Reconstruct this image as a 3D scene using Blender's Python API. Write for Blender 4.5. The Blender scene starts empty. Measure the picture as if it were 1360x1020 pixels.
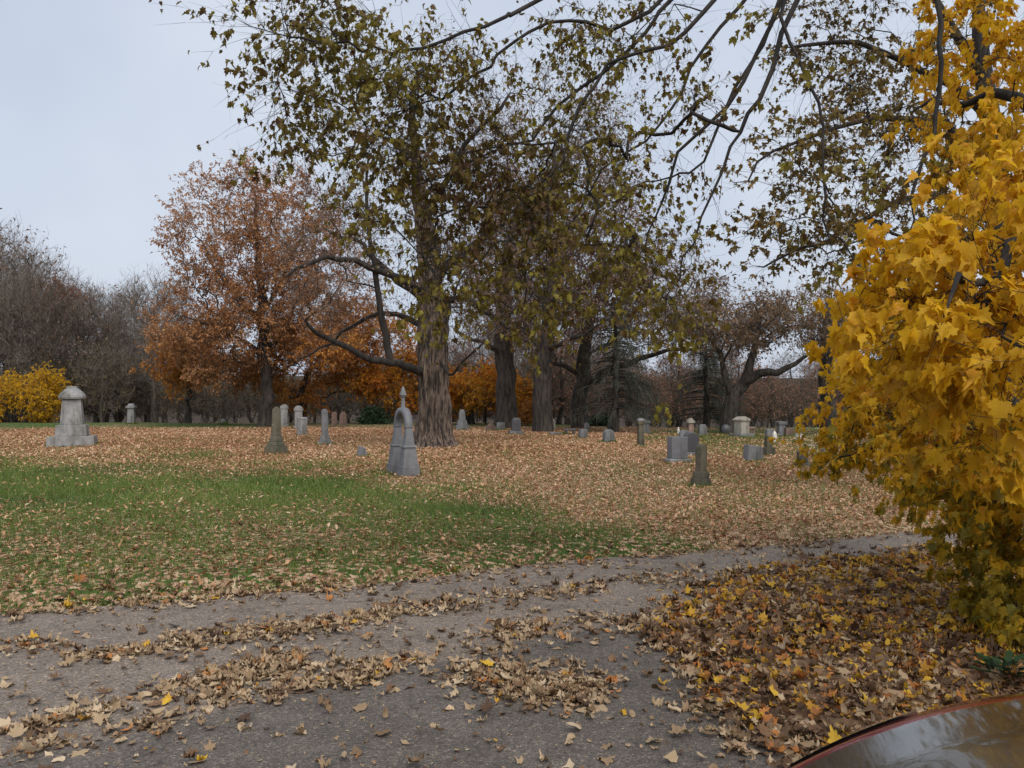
import bpy, bmesh, math
import numpy as np
from mathutils import Vector
rng = np.random.default_rng(7)
scene = bpy.context.scene
col = scene.collection
# ------------------------------------------------------------------ camera, sky, sun, exposure
FPX, CX, CY, EYE, HOR = 1100.0, 680.0, 510.0, 1.65, 528.0      # focal length in photo pixels
PITCH = math.atan((HOR - CY) / FPX)
cam_d = bpy.data.cameras.new('camera'); cam = bpy.data.objects.new('camera', cam_d); col.objects.link(cam)
cam.location = (0, 0, EYE); cam.rotation_euler = (math.pi / 2 + PITCH, 0, 0)
cam_d.sensor_width = 36.0; cam_d.lens = 36.0 * FPX / 1360.0
cam_d.clip_start = 0.05; cam_d.clip_end = 3000
scene.camera = cam
SUN_EL, SUN_AZ = math.radians(48), math.radians(160)
w = bpy.data.worlds.new('World'); scene.world = w; w.use_nodes = True
nt = w.node_tree; nt.nodes.clear()
out = nt.nodes.new('ShaderNodeOutputWorld'); bg = nt.nodes.new('ShaderNodeBackground')
sky = nt.nodes.new('ShaderNodeTexSky'); sky.sky_type = 'NISHITA'; sky.sun_disc = False
sky.sun_elevation = SUN_EL; sky.sun_rotation = SUN_AZ; sky.air_density = 1.6; sky.dust_density = 3.0
tc = nt.nodes.new('ShaderNodeTexCoord'); noi = nt.nodes.new('ShaderNodeTexNoise'); noi.inputs['Scale'].default_value = 2.2
noi.inputs['Detail'].default_value = 4
cl = nt.nodes.new('ShaderNodeValToRGB')                           # the overcast cloud deck
cl.color_ramp.elements[0].position = 0.3; cl.color_ramp.elements[0].color = (5.2, 5.95, 7.4, 1)
cl.color_ramp.elements[1].position = 0.7; cl.color_ramp.elements[1].color = (7.2, 7.7, 8.7, 1)
mix = nt.nodes.new('ShaderNodeMixRGB'); mix.inputs[0].default_value = 0.88
nt.links.new(tc.outputs['Generated'], noi.inputs['Vector']); nt.links.new(noi.outputs['Fac'], cl.inputs['Fac'])
nt.links.new(sky.outputs[0], mix.inputs[1]); nt.links.new(cl.outputs[0], mix.inputs[2])
nt.links.new(mix.outputs[0], bg.inputs['Color']); bg.inputs['Strength'].default_value = 0.05
nt.links.new(bg.outputs[0], out.inputs['Surface'])
sd = bpy.data.lights.new('sun', 'SUN'); sd.energy = 1.5; sd.angle = math.radians(60); sd.color = (1.0, 0.93, 0.84)
so = bpy.data.objects.new('sun', sd); col.objects.link(so)
so.rotation_euler = (math.pi / 2 - SUN_EL, 0, math.radians(20))
scene.view_settings.view_transform = 'Standard'; scene.view_settings.look = 'None'
scene.view_settings.gamma = 1.0; scene.view_settings.exposure = 1.08
scene.view_settings.use_curve_mapping = False

# ------------------------------------------------------------------ helpers
cp, sp = math.cos(PITCH), math.sin(PITCH)
def P(px, py, d):
    """world point seen at photo pixel (px,py) at forward distance d"""
    px, py, d = np.broadcast_arrays(np.asarray(px, float), np.asarray(py, float), np.asarray(d, float))
    u = (px - CX) / FPX; v = (CY - py) / FPX
    k = d / (cp - v * sp)
    return np.stack([u * k, d, EYE + (sp + v * cp) * k], -1)
def pix(x, y, z=0.0):
    f = y * cp + (z - EYE) * sp; v = -y * sp + (z - EYE) * cp
    return CX + FPX * x / f, CY - FPX * v / f
def sstep(a, b, x):
    t = np.clip((x - a) / (b - a), 0, 1); return t * t * (3 - 2 * t)
def vnoise(x, y, s, seed=0):
    x = np.asarray(x, float) / s; y = np.asarray(y, float) / s
    xi = np.floor(x).astype(np.int64); yi = np.floor(y).astype(np.int64); fx = x - xi; fy = y - yi
    def hsh(a, b):
        n = (a * 374761393 + b * 668265263 + seed * 1442695041) & 0x7fffffff
        n = ((n ^ (n >> 13)) * 1274126177) & 0x7fffffff
        return ((n ^ (n >> 16)) & 0xffff) / 65535.0
    fx = fx * fx * (3 - 2 * fx); fy = fy * fy * (3 - 2 * fy)
    return (hsh(xi, yi) * (1 - fx) + hsh(xi + 1, yi) * fx) * (1 - fy) + (hsh(xi, yi + 1) * (1 - fx) + hsh(xi + 1, yi + 1) * fx) * fy
def G0(px, py):                                                   # pixel on flat ground -> x, y
    d = EYE * FPX / max(py - HOR, 1.0); return ((px - CX) / FPX * d, d)
def poly_sd(x, y, poly):                                          # signed distance, positive inside
    x = np.asarray(x, float); y = np.asarray(y, float)
    best = np.full(x.shape, 1e9); ins = np.zeros(x.shape, bool); n = len(poly)
    for i in range(n):
        ax, ay = poly[i]; bx, by = poly[(i + 1) % n]
        ex, ey = bx - ax, by - ay
        t = np.clip(((x - ax) * ex + (y - ay) * ey) / (ex * ex + ey * ey + 1e-12), 0, 1)
        best = np.minimum(best, np.hypot(x - ax - t * ex, y - ay - t * ey))
        c = ((ay > y) != (by > y)) & (x < (bx - ax) * (y - ay) / (by - ay + 1e-12) + ax)
        ins ^= c
    return np.where(ins, best, -best)
# outlines on the ground
far_edge = [(-40, -2.0), (-14, 3.6), (-7, 5.6)] + [G0(*p) for p in [(0, 816), (176, 802), (318, 788), (480, 777), (688, 751), (847, 737), (1050, 722), (1230, 702)]] + [(8.5, 12.3), (14, 14.0), (40, 18)]
bed_top = [G0(*p) for p in [(873, 828), (905, 800), (960, 773), (1100, 744), (1234, 730)]] + [(8.5, 10.2), (14, 11.6), (40, 15)]
apron_top = [(-40, -7.5), (-14, -0.6), (-6, 2.2)] + [G0(*p) for p in [(0, 1007), (159, 979), (318, 940), (480, 903), (662, 863), (723, 843), (800, 836), (860, 840)]]
bed_left = [G0(*p) for p in [(873, 850), (917, 876), (935, 930), (997, 973), (1060, 1010)]] + [(1.9, 2.7), (3.4, 1.2), (6, -8)]
DRIVE = far_edge + [(40, 14.9)] + bed_top[::-1][1:] + bed_left + [(6, -30), (-40, -30)]
APRON = apron_top + bed_left + [(6, -30), (-40, -30)]
BED = bed_top + [(40, -30), (6.05, -30)] + bed_left[::-1]
LAWN = far_edge + [(900, 60), (900, 1500), (-900, 1500), (-900, -40)]
def H(x, y):
    """height of the ground"""
    x = np.asarray(x, float); y = np.asarray(y, float)
    sdr = -poly_sd(x, y, DRIVE)
    z = -0.035 + 0.10 * sstep(-0.05, 0.7, sdr)
    z = z + sstep(0, 4, sdr) * (0.10 * (vnoise(x, y, 5.0, 3) - 0.5) + 0.03 * (vnoise(x, y, 1.3, 4) - 0.5))
    yc = 47 - 9 * sstep(0, 9, x)
    over = np.maximum(y - yc, 0)
    z = z - np.where(over < 20, 0.0016 * over ** 2, 0.64 + 0.03 * np.minimum(over - 20, 90))
    z = z + 17 * sstep(160, 520, y) * (0.6 + 0.5 * vnoise(x, y, 150, 8))
    return z
def Hs(x, y): return float(H(np.array([x]), np.array([y]))[0])
def ground(px, py):
    d = EYE * FPX / (py - HOR)
    for _ in range(6):
        x = (px - CX) / FPX * d; z = Hs(x, d); d = 0.5 * d + 0.5 * (EYE - z) * FPX / max(py - HOR, 8)
    d = min(d, 62); x = (px - CX) / FPX * d
    return np.array([x, d, Hs(x, d)])

def np_mesh(name, V, F, mat=None, attr=None, smooth=False):
    """F: (n,k) int array of equal-size faces, or list of such arrays"""
    Fs = F if isinstance(F, list) else [F]
    Fs = [np.asarray(f, np.int32) for f in Fs if len(f)]
    me = bpy.data.meshes.new(name); V = np.asarray(V, np.float32)
    me.vertices.add(len(V)); me.vertices.foreach_set('co', V.ravel())
    nl = sum(f.size for f in Fs); nf = sum(len(f) for f in Fs)
    me.loops.add(nl); me.loops.foreach_set('vertex_index', np.concatenate([f.ravel() for f in Fs]))
    me.polygons.add(nf)
    tot = np.concatenate([np.full(len(f), f.shape[1], np.int32) for f in Fs])
    me.polygons.foreach_set('loop_start', np.concatenate([[0], np.cumsum(tot)[:-1]]).astype(np.int32))
    if smooth: me.polygons.foreach_set('use_smooth', np.ones(nf, bool))
    if attr:
        for k, a in attr.items():
            at = me.attributes.new(k, 'FLOAT', 'POINT'); at.data.foreach_set('value', np.asarray(a, np.float32))
    me.update(calc_edges=True)
    if mat: me.materials.append(mat)
    return me
def link(name, data, parent=None, loc=None, rot=None, scale=None, kind=None):
    o = bpy.data.objects.new(name, data); col.objects.link(o)
    if parent is not None: o.parent = parent
    if loc is not None: o.location = loc
    if rot is not None: o.rotation_euler = rot
    if scale is not None: o.scale = scale if hasattr(scale, '__len__') else (scale,) * 3
    if kind: o['kind'] = kind
    return o
def tag(o, label, cat, group=None):
    o['label'] = label; o['category'] = cat
    if group: o['group'] = group
    return o
def thing(name, label, cat, loc, rz=0, group=None):
    return tag(link(name, None, None, loc, (0, 0, rz)), label, cat, group)
def copy_tree(root):
    r = root.copy(); col.objects.link(r)
    for ch in root.children:
        c = ch.copy(); col.objects.link(c); c.parent = r
        for g in ch.children:
            q = g.copy(); col.objects.link(q); q.parent = c
    return r

# ------------------------------------------------------------------ materials
def new_mat(name):
    m = bpy.data.materials.new(name); m.use_nodes = True
    n = m.node_tree; b = n.nodes['Principled BSDF']; return m, n, b
def ramp(n, stops):
    r = n.nodes.new('ShaderNodeValToRGB'); e = r.color_ramp.elements
    while len(e) < len(stops): e.new(0.5)
    for i, (p, c) in enumerate(stops): e[i].position = p; e[i].color = (*c, 1)
    return r
def noise(n, scale, detail=4, rough=0.6, vec=None, dim=None):
    t = n.nodes.new('ShaderNodeTexNoise'); t.inputs['Scale'].default_value = scale
    t.inputs['Detail'].default_value = detail; t.inputs['Roughness'].default_value = rough
    if vec is not None: n.links.new(vec, t.inputs['Vector'])
    return t
def coords(n, scale=(1, 1, 1), kind='Object'):
    t = n.nodes.new('ShaderNodeTexCoord'); m = n.nodes.new('ShaderNodeMapping'); m.inputs['Scale'].default_value = scale
    n.links.new(t.outputs[kind], m.inputs['Vector']); return m.outputs[0]
def bump(n, b, h, strength, dist):
    k = n.nodes.new('ShaderNodeBump'); k.inputs['Strength'].default_value = strength; k.inputs['Distance'].default_value = dist
    n.links.new(h, k.inputs['Height']); n.links.new(k.outputs[0], b.inputs['Normal'])
def mixc(n, fac, a, b):
    m = n.nodes.new('ShaderNodeMixRGB')
    for i, v in ((0, fac), (1, a), (2, b)):
        if hasattr(v, 'links') or hasattr(v, 'is_output'): n.links.new(v, m.inputs[i])
        else: m.inputs[i].default_value = v if i == 0 else (*v, 1)
    return m.outputs[0]
def leaf_mat(name, stops, trans=0.35, rough=0.6, blotch=0.25):
    m, n, b = new_mat(name)
    a = n.nodes.new('ShaderNodeAttribute'); a.attribute_name = 'rnd'
    r = ramp(n, stops); n.links.new(a.outputs['Fac'], r.inputs['Fac'])
    t = noise(n, 35, 3, vec=coords(n)); dk = n.nodes.new('ShaderNodeMixRGB'); dk.blend_type = 'MULTIPLY'; dk.inputs[0].default_value = blotch
    n.links.new(r.outputs[0], dk.inputs[1]); rr = ramp(n, [(0.35, (0.35, 0.28, 0.2)), (0.6, (1, 1, 1))])
    n.links.new(t.outputs['Fac'], rr.inputs['Fac']); n.links.new(rr.outputs[0], dk.inputs[2])
    n.links.new(dk.outputs[0], b.inputs['Base Color']); b.inputs['Roughness'].default_value = rough
    b.inputs['Specular IOR Level'].default_value = 0.3
    if trans:
        tr = n.nodes.new('ShaderNodeBsdfTranslucent'); n.links.new(dk.outputs[0], tr.inputs['Color'])
        mx = n.nodes.new('ShaderNodeMixShader'); mx.inputs[0].default_value = trans
        n.links.new(b.outputs[0], mx.inputs[1]); n.links.new(tr.outputs[0], mx.inputs[2])
        n.links.new(mx.outputs[0], n.nodes['Material Output'].inputs['Surface'])
    return m
def bark_mat(name, dark, light, sc=9.0, st=0.9):
    m, n, b = new_mat(name); v = coords(n, (1, 1, 0.17))
    t = noise(n, sc, 8, 0.65, v); t2 = noise(n, 1.3, 3, vec=coords(n))
    r = ramp(n, [(0.42, dark), (0.58, light)]); n.links.new(t.outputs['Fac'], r.inputs['Fac'])
    r2 = ramp(n, [(0.35, (0.6, 0.62, 0.58)), (0.65, (1, 1, 1))]); n.links.new(t2.outputs['Fac'], r2.inputs['Fac'])
    mm = n.nodes.new('ShaderNodeMixRGB'); mm.blend_type = 'MULTIPLY'; mm.inputs[0].default_value = 1
    n.links.new(r.outputs[0], mm.inputs[1]); n.links.new(r2.outputs[0], mm.inputs[2])
    n.links.new(mm.outputs[0], b.inputs['Base Color']); b.inputs['Roughness'].default_value = 0.9
    bump(n, b, t.outputs['Fac'], st, 0.05); return m
def stone_mat(name, base, stain, amount=0.5, rough=0.8, sc=6):
    m, n, b = new_mat(name); v = coords(n)
    t = noise(n, sc, 8, 0.65, v); f = noise(n, 160, 2, 0.5, v); s = noise(n, 3.0, 6, 0.7, coords(n, (1, 1, 0.35)))
    lo, hi = 0.62 - 0.28 * amount, 0.86 - 0.28 * amount
    r = ramp(n, [(lo, base), (hi, stain)]); n.links.new(s.outputs['Fac'], r.inputs['Fac'])
    g = ramp(n, [(0.3, (0.7, 0.7, 0.7)), (0.7, (1.12, 1.12, 1.12))]); n.links.new(f.outputs['Fac'], g.inputs['Fac'])
    g2 = ramp(n, [(0.3, (0.72, 0.72, 0.7)), (0.7, (1.1, 1.1, 1.1))]); n.links.new(t.outputs['Fac'], g2.inputs['Fac'])
    c = r.outputs[0]
    for q in (g, g2):
        mm = n.nodes.new('ShaderNodeMixRGB'); mm.blend_type = 'MULTIPLY'; mm.inputs[0].default_value = 1
        n.links.new(c, mm.inputs[1]); n.links.new(q.outputs[0], mm.inputs[2]); c = mm.outputs[0]
    li = noise(n, 11, 7, .75, v); lr = ramp(n, [(.60, (0, 0, 0)), (.68, (.75 * amount,) * 3)]); n.links.new(li.outputs['Fac'], lr.inputs['Fac'])
    c = mixc(n, lr.outputs[0], c, (.23, .235, .17)); dk = noise(n, 5, 6, .7, coords(n, (1, 1, .12))); dr_ = ramp(n, [(.52, (1, 1, 1)), (.72, (.42, .41, .38))]); n.links.new(dk.outputs['Fac'], dr_.inputs['Fac'])
    m3 = n.nodes.new('ShaderNodeMixRGB'); m3.blend_type = 'MULTIPLY'; m3.inputs[0].default_value = min(1, amount * 1.6); n.links.new(c, m3.inputs[1]); n.links.new(dr_.outputs[0], m3.inputs[2]); c = m3.outputs[0]
    n.links.new(c, b.inputs['Base Color']); b.inputs['Roughness'].default_value = rough
    bump(n, b, t.outputs['Fac'], 0.6, 0.015); return m

B_GREY = bark_mat('bark_grey', (0.040, 0.032, 0.027), (0.15, 0.122, 0.102))
B_SHAG = bark_mat('bark_shaggy', (0.02, 0.013, 0.010), (0.19, 0.138, 0.108), 12.0, 1.0)
B_DARK = bark_mat('bark_dark', (0.018, 0.014, 0.012), (0.075, 0.06, 0.05))
B_BLK = bark_mat('bark_backlit_black', (0.008, 0.006, 0.005), (0.035, 0.028, 0.023))  # dark bark, with the shade of backlit limbs blackened into its colour
B_TWIG = bark_mat('twig_brown', (0.09, 0.07, 0.056), (0.22, 0.172, 0.138))
B_PALE = bark_mat('twig_pale', (0.12, 0.10, 0.088), (0.28, 0.23, 0.195))
L_YEL = leaf_mat('leaf_yellow', [(0, (0.36, 0.19, 0.014)), (0.25, (0.60, 0.34, 0.014)), (0.75, (0.74, 0.46, 0.02)), (1, (0.68, 0.33, 0.025))], 0.55, 0.55, 0.25)
L_YGR = leaf_mat('leaf_yellow_green', [(0, (0.14, 0.14, 0.022)), (0.5, (0.34, 0.25, 0.022)), (1, (0.56, 0.36, 0.022))], 0.45, 0.55, 0.2)
L_OLV = leaf_mat('leaf_olive', [(0, (0.08, 0.036, 0.016)), (0.35, (0.13, 0.082, 0.021)), (0.7, (0.205, 0.165, 0.026)), (1, (0.31, 0.27, 0.038))], 0.45, 0.55, 0.5)
L_OLB = leaf_mat('leaf_olive_brown', [(0, (0.08, 0.05, 0.02)), (0.6, (0.17, 0.125, 0.035)), (1, (0.32, 0.19, 0.04))], 0.4)
L_ORG = leaf_mat('leaf_orange_brown', [(0, (0.25, 0.11, 0.05)), (0.5, (0.47, 0.225, 0.095)), (1, (0.60, 0.34, 0.16))], 0.4)
L_BRI = leaf_mat('leaf_bright_orange', [(0, (0.5, 0.30, 0.02)), (0.45, (0.55, 0.24, 0.02)), (1, (0.52, 0.14, 0.02))], 0.45)
L_SKT = leaf_mat('leaf_copper', [(0, (0.32, 0.125, 0.04)), (0.5, (0.52, 0.22, 0.05)), (1, (0.6, 0.32, 0.07))], 0.4)
L_OAK = leaf_mat('leaf_dry_oak', [(0, (0.12, 0.07, 0.048)), (0.5, (0.25, 0.155, 0.105)), (1, (0.40, 0.26, 0.18))], 0.35)
L_TAN = leaf_mat('leaf_pale_tan', [(0, (0.14, 0.085, 0.05)), (0.5, (0.27, 0.175, 0.11)), (1, (0.36, 0.25, 0.15))], 0.35)
L_RED = leaf_mat('leaf_red_brown', [(0, (0.19, 0.095, 0.065)), (1, (0.40, 0.21, 0.13))], 0.35)
L_NDL = leaf_mat('needles', [(0, (0.035, 0.042, 0.03)), (1, (0.095, 0.105, 0.08))], 0.1)
L_EVG = leaf_mat('leaf_evergreen', [(0, (0.012, 0.03, 0.014)), (1, (0.04, 0.085, 0.03))], 0.1, 0.4)
L_BRUSH = leaf_mat('leaf_brush', [(0, (0.07, 0.06, 0.03)), (1, (0.16, 0.12, 0.06))], 0.3)
G_TAN = leaf_mat('fallen_tan', [(0, (0.14, 0.085, 0.045)), (0.3, (0.28, 0.19, 0.11)), (0.7, (0.44, 0.33, 0.205)), (0.92, (0.56, 0.45, 0.31)), (1, (0.42, 0.2, 0.07))], 0.12, 0.65, 0.45)
G_PINK = leaf_mat('fallen_lawn', [(0, (0.20, 0.10, 0.05)), (0.35, (0.44, 0.24, 0.13)), (0.7, (0.60, 0.375, 0.225)), (1, (0.72, 0.55, 0.39))], 0.12, 0.65, 0.3)
G_YEL = leaf_mat('fallen_yellow', [(0, (0.42, 0.20, 0.03)), (1, (0.68, 0.44, 0.04))], 0.2, 0.6, 0.3)
G_ORG = leaf_mat('fallen_orange', [(0, (0.33, 0.12, 0.03)), (1, (0.52, 0.22, 0.06))], 0.15, 0.6, 0.4)
G_BRN = leaf_mat('fallen_brown', [(0, (0.07, 0.04, 0.025)), (1, (0.20, 0.115, 0.06))], 0.1, 0.65, 0.4)
GRASS = leaf_mat('grass', [(0, (0.065, 0.088, 0.022)), (0.5, (0.13, 0.185, 0.036)), (0.85, (0.19, 0.24, 0.055)), (1, (0.28, 0.25, 0.10))], 0.3, 0.5, 0.0)

def terrain_mat():
    m, n, b = new_mat('lawn_ground'); v = coords(n)
    a = n.nodes.new('ShaderNodeAttribute'); a.attribute_name = 'litter'
    a2 = n.nodes.new('ShaderNodeAttribute'); a2.attribute_name = 'far'
    g1 = noise(n, 9, 6, 0.7, v); g = ramp(n, [(0.3, (0.028, 0.048, 0.014)), (0.55, (0.06, 0.10, 0.024)), (0.75, (0.11, 0.13, 0.04))]); n.links.new(g1.outputs['Fac'], g.inputs['Fac'])
    vo = n.nodes.new('ShaderNodeTexVoronoi'); vo.inputs['Scale'].default_value = 21; n.links.new(v, vo.inputs['Vector'])
    sep = n.nodes.new('ShaderNodeSeparateColor'); n.links.new(vo.outputs['Color'], sep.inputs[0])
    lc = ramp(n, [(0, (0.09, 0.055, 0.032)), (0.35, (0.26, 0.16, 0.095)), (0.7, (0.42, 0.275, 0.175)), (1, (0.54, 0.40, 0.27))]); n.links.new(sep.outputs[0], lc.inputs['Fac'])
    th = n.nodes.new('ShaderNodeMath'); th.operation = 'LESS_THAN'; n.links.new(sep.outputs[1], th.inputs[0]); n.links.new(a.outputs['Fac'], th.inputs[1])
    c = mixc(n, th.outputs[0], g.outputs[0], lc.outputs[0])
    soil = ramp(n, [(0.3, (0.022, 0.017, 0.012)), (0.7, (0.07, 0.05, 0.035))]); n.links.new(g1.outputs['Fac'], soil.inputs['Fac'])
    c = mixc(n, a2.outputs['Fac'], c, soil.outputs[0])
    n.links.new(c, b.inputs['Base Color']); b.inputs['Roughness'].default_value = 0.95
    b.inputs['Specular IOR Level'].default_value = 0.1
    bump(n, b, g1.outputs['Fac'], 0.8, 0.05); return m
def asphalt_mat(name, c0, c1, c2):
    m, n, b = new_mat(name); v = coords(n)
    big = noise(n, 0.8, 5, 0.6, v); fine = noise(n, 130, 3, 0.7, v); vo = n.nodes.new('ShaderNodeTexVoronoi'); vo.inputs['Scale'].default_value = 110
    n.links.new(v, vo.inputs['Vector'])
    r = ramp(n, [(0.3, c0), (0.7, c1)]); n.links.new(big.outputs['Fac'], r.inputs['Fac'])
    sp_ = ramp(n, [(0.33, (0.4, 0.4, 0.4)), (0.5, (1, 1, 1)), (0.68, c2)]); n.links.new(fine.outputs['Fac'], sp_.inputs['Fac'])
    mm = n.nodes.new('ShaderNodeMixRGB'); mm.blend_type = 'MULTIPLY'; mm.inputs[0].default_value = 1
    n.links.new(r.outputs[0], mm.inputs[1]); n.links.new(sp_.outputs[0], mm.inputs[2])
    wv_ = noise(n, 2.2, 4, vec=v); ad = n.nodes.new('ShaderNodeVectorMath'); ad.operation = 'MULTIPLY_ADD'; ad.inputs[1].default_value = (.7, .7, 0)
    n.links.new(wv_.outputs['Color'], ad.inputs[0]); n.links.new(v, ad.inputs[2])
    ck = n.nodes.new('ShaderNodeTexVoronoi'); ck.feature = 'DISTANCE_TO_EDGE'; ck.inputs['Scale'].default_value = .55; n.links.new(ad.outputs[0], ck.inputs['Vector'])
    cr = ramp(n, [(0.001, (.62, .6, .57)), (0.007, (1, 1, 1))]); n.links.new(ck.outputs['Distance'], cr.inputs['Fac'])
    st = noise(n, 4.5, 6, .7, v); sr = ramp(n, [(.3, (.68, .67, .66)), (.5, (1, 1, 1)), (.72, (1.18, 1.15, 1.1))]); n.links.new(st.outputs['Fac'], sr.inputs['Fac'])
    ag = n.nodes.new('ShaderNodeTexVoronoi'); ag.inputs['Scale'].default_value = 75; n.links.new(v, ag.inputs['Vector']); sx_ = n.nodes.new('ShaderNodeSeparateColor'); n.links.new(ag.outputs['Color'], sx_.inputs[0])
    ar = ramp(n, [(0, (.62, .62, .62)), (.6, (1, 1, 1)), (.9, (1.15, 1.12, 1.08)), (1, (1.9, 1.8, 1.7))]); n.links.new(sx_.outputs[0], ar.inputs['Fac']); c = mm.outputs[0]
    for q in (cr, sr, ar):
        m2 = n.nodes.new('ShaderNodeMixRGB'); m2.blend_type = 'MULTIPLY'; m2.inputs[0].default_value = 1; n.links.new(c, m2.inputs[1]); n.links.new(q.outputs[0], m2.inputs[2]); c = m2.outputs[0]
    n.links.new(c, b.inputs['Base Color']); b.inputs['Roughness'].default_value = 0.85
    bump(n, b, vo.outputs['Distance'], 0.8, 0.01); return m

# ------------------------------------------------------------------ ground
def litter(x, y):
    """how much of the lawn the fallen leaves cover (0..1), by place"""
    px, py = pix(x, np.maximum(y, 2.0), 0.0)
    n1 = vnoise(x, y, 3.2, 11); n2 = vnoise(x, y, 0.9, 12)
    lowb = np.interp(px, [0, 130, 300, 450, 560, 700, 850, 1000, 1300], [592, 612, 612, 618, 640, 675, 705, 730, 740]) + 46 * (vnoise(x, y, 2.2, 14) - .5) + 24 * (n2 - .5)
    hvy = sstep(0, 1, (py - 564 - 14 * (px > 850)) / 16) * (1 - sstep(0, 1, (py - lowb) / 34))
    d = 0.30 + 0.70 * hvy
    grn = np.exp(-(((px - 120) / 330) ** 2 + ((py - 655) / 33) ** 2)) + 0.7 * np.exp(-(((px - 380) / 130) ** 2 + ((py - 660) / 22) ** 2))
    d = d * (1 - 0.95 * np.clip(grn * 1.15, 0, 1))
    d = d + 0.16 * sstep(700, 780, py) * (px < 900) + 0.45 * sstep(820, 1010, px) * sstep(600, 650, py)
    d = d * (1 - .62 * sstep(840, 960, px) * (1 - sstep(592, 628, py))) * (1 - .6 * (1 - sstep(250, 420, px)) * (1 - sstep(568, 582, py)))
    d = d + 0.6 * (n1 - 0.5) * (0.4 + 0.6 * (1 - hvy)) + 0.25 * (n2 - 0.5)
    sb = poly_sd(x, y, BED); d = np.where(sb > -0.3, 1.0, d)
    return np.clip(d, 0.03, 1.0)
xs = np.concatenate([-np.geomspace(900, 26, 26), np.arange(-25, -9, 0.8), np.arange(-9, 13, 0.22), np.arange(13, 30, 0.8), np.geomspace(31, 900, 26)])
ys = np.concatenate([-np.geomspace(300, 6, 10), np.arange(-5, 2, 0.6), np.arange(2, 16, 0.2), np.arange(16, 62, 0.6), np.geomspace(63, 1400, 40)])
gx, gy = np.meshgrid(xs, ys); gz = H(gx, gy)
nx, ny = len(xs), len(ys)
idx = np.arange(nx * ny).reshape(ny, nx)
Fq = np.stack([idx[:-1, :-1], idx[:-1, 1:], idx[1:, 1:], idx[1:, :-1]], -1).reshape(-1, 4)
tm = np_mesh('lawn', np.stack([gx, gy, gz], -1).reshape(-1, 3), Fq, terrain_mat(),
             {'litter': litter(gx, gy).ravel(), 'far': sstep(50, 64, gy).ravel()}, True)
link('lawn', tm, kind='structure')
def sheet(name, poly, z, mat):
    bm = bmesh.new(); pts = []
    for i, a in enumerate(poly):
        b_ = poly[(i + 1) % len(poly)]; L = math.hypot(b_[0] - a[0], b_[1] - a[1]); k = int(min(max(L / 0.25, 1), 40))
        for j in range(k):
            t = j / k; q = 0.035 if (abs(a[0]) < 13 and j) else 0.0
            pts.append((a[0] + (b_[0] - a[0]) * t + rng.normal(0, q), a[1] + (b_[1] - a[1]) * t + rng.normal(0, q), z))
    f = bm.faces.new([bm.verts.new(p) for p in pts])
    if f.normal.z < 0 or True:
        bm.normal_update()
        if f.normal.z < 0: bmesh.ops.reverse_faces(bm, faces=[f])
    bmesh.ops.triangulate(bm, faces=bm.faces[:])
    me = bpy.data.meshes.new(name); bm.to_mesh(me); bm.free(); me.materials.append(mat)
    return link(name, me, kind='structure')
sheet('cemetery_drive', DRIVE, 0.0, asphalt_mat('drive_surface', (0.165, 0.136, 0.112), (0.235, 0.198, 0.166), (1.5, 1.45, 1.4)))
sheet('asphalt_path', APRON, 0.008, asphalt_mat('apron_asphalt', (0.092, 0.079, 0.068), (0.135, 0.117, 0.102), (1.7, 1.65, 1.6)))

# ------------------------------------------------------------------ tube / leaf / tree kit
def nrm(a): return a / (np.linalg.norm(a, axis=-1, keepdims=True) + 1e-9)
def tubes(Pn, r, S):
    """Pn (B,N,3), r (B,N) -> verts, quads"""
    B, N, _ = Pn.shape
    t = np.empty_like(Pn); t[:, 1:-1] = Pn[:, 2:] - Pn[:, :-2]; t[:, 0] = Pn[:, 1] - Pn[:, 0]; t[:, -1] = Pn[:, -1] - Pn[:, -2]
    t = nrm(t); m = np.abs(t.mean(1)); ref = np.eye(3)[np.argmin(m, -1)][:, None, :]
    u = nrm(np.cross(t, np.broadcast_to(ref, t.shape))); v = np.cross(t, u)
    a = np.arange(S) * 2 * np.pi / S
    V = Pn[:, :, None, :] + r[:, :, None, None] * (np.cos(a)[:, None] * u[:, :, None, :] + np.sin(a)[:, None] * v[:, :, None, :])
    b = (np.arange(B) * N * S)[:, None, None]; i = (np.arange(N - 1) * S)[None, :, None]; k = np.arange(S)[None, None, :]; k2 = (k + 1) % S
    F = np.stack([b + i + k, b + i + k2, b + i + S + k2, b + i + S + k], -1).reshape(-1, 4)
    return V.reshape(-1, 3), F
class Bag:
    def __init__(s): s.V = []; s.F = []; s.n = 0
    def add(s, V, F): s.V.append(V); s.F.append(F + s.n); s.n += len(V)
    def mesh(s, name, mat, off, smooth=True):
        return np_mesh(name, np.concatenate(s.V) - off, np.concatenate(s.F), mat, None, smooth)
def fan(outline, curl=0.25, fold=0.2):
    o = np.array(outline, float); c = np.array([[0, 0.42]])
    V2 = np.concatenate([c, o]); z = -curl * (V2[:, 1] - 0.3) ** 2 + fold * np.abs(V2[:, 0]) - 0.1 * curl * V2[:, 0] ** 2
    n = len(o); F = np.array([[0, 1 + i, 1 + (i + 1) % n] for i in range(n)])
    return np.column_stack([V2, z]), F
half = [(0.05, 0.07), (0.20, 0.0), (0.36, 0.03), (0.33, 0.12), (0.42, 0.24), (0.57, 0.34), (0.47, 0.39), (0.43, 0.46), (0.28, 0.45), (0.35, 0.60), (0.34, 0.71), (0.22, 0.66), (0.13, 0.72), (0.09, 0.86)]
MAPLE_O = [(0, 0)] + half + [(0, 1.0)] + [(-x, y) for x, y in half[::-1]]
MAPLE = fan(MAPLE_O, 0.45, 0.3)
h5 = [(0.28, 0.06), (0.5, 0.4), (0.22, 0.5)]
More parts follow.
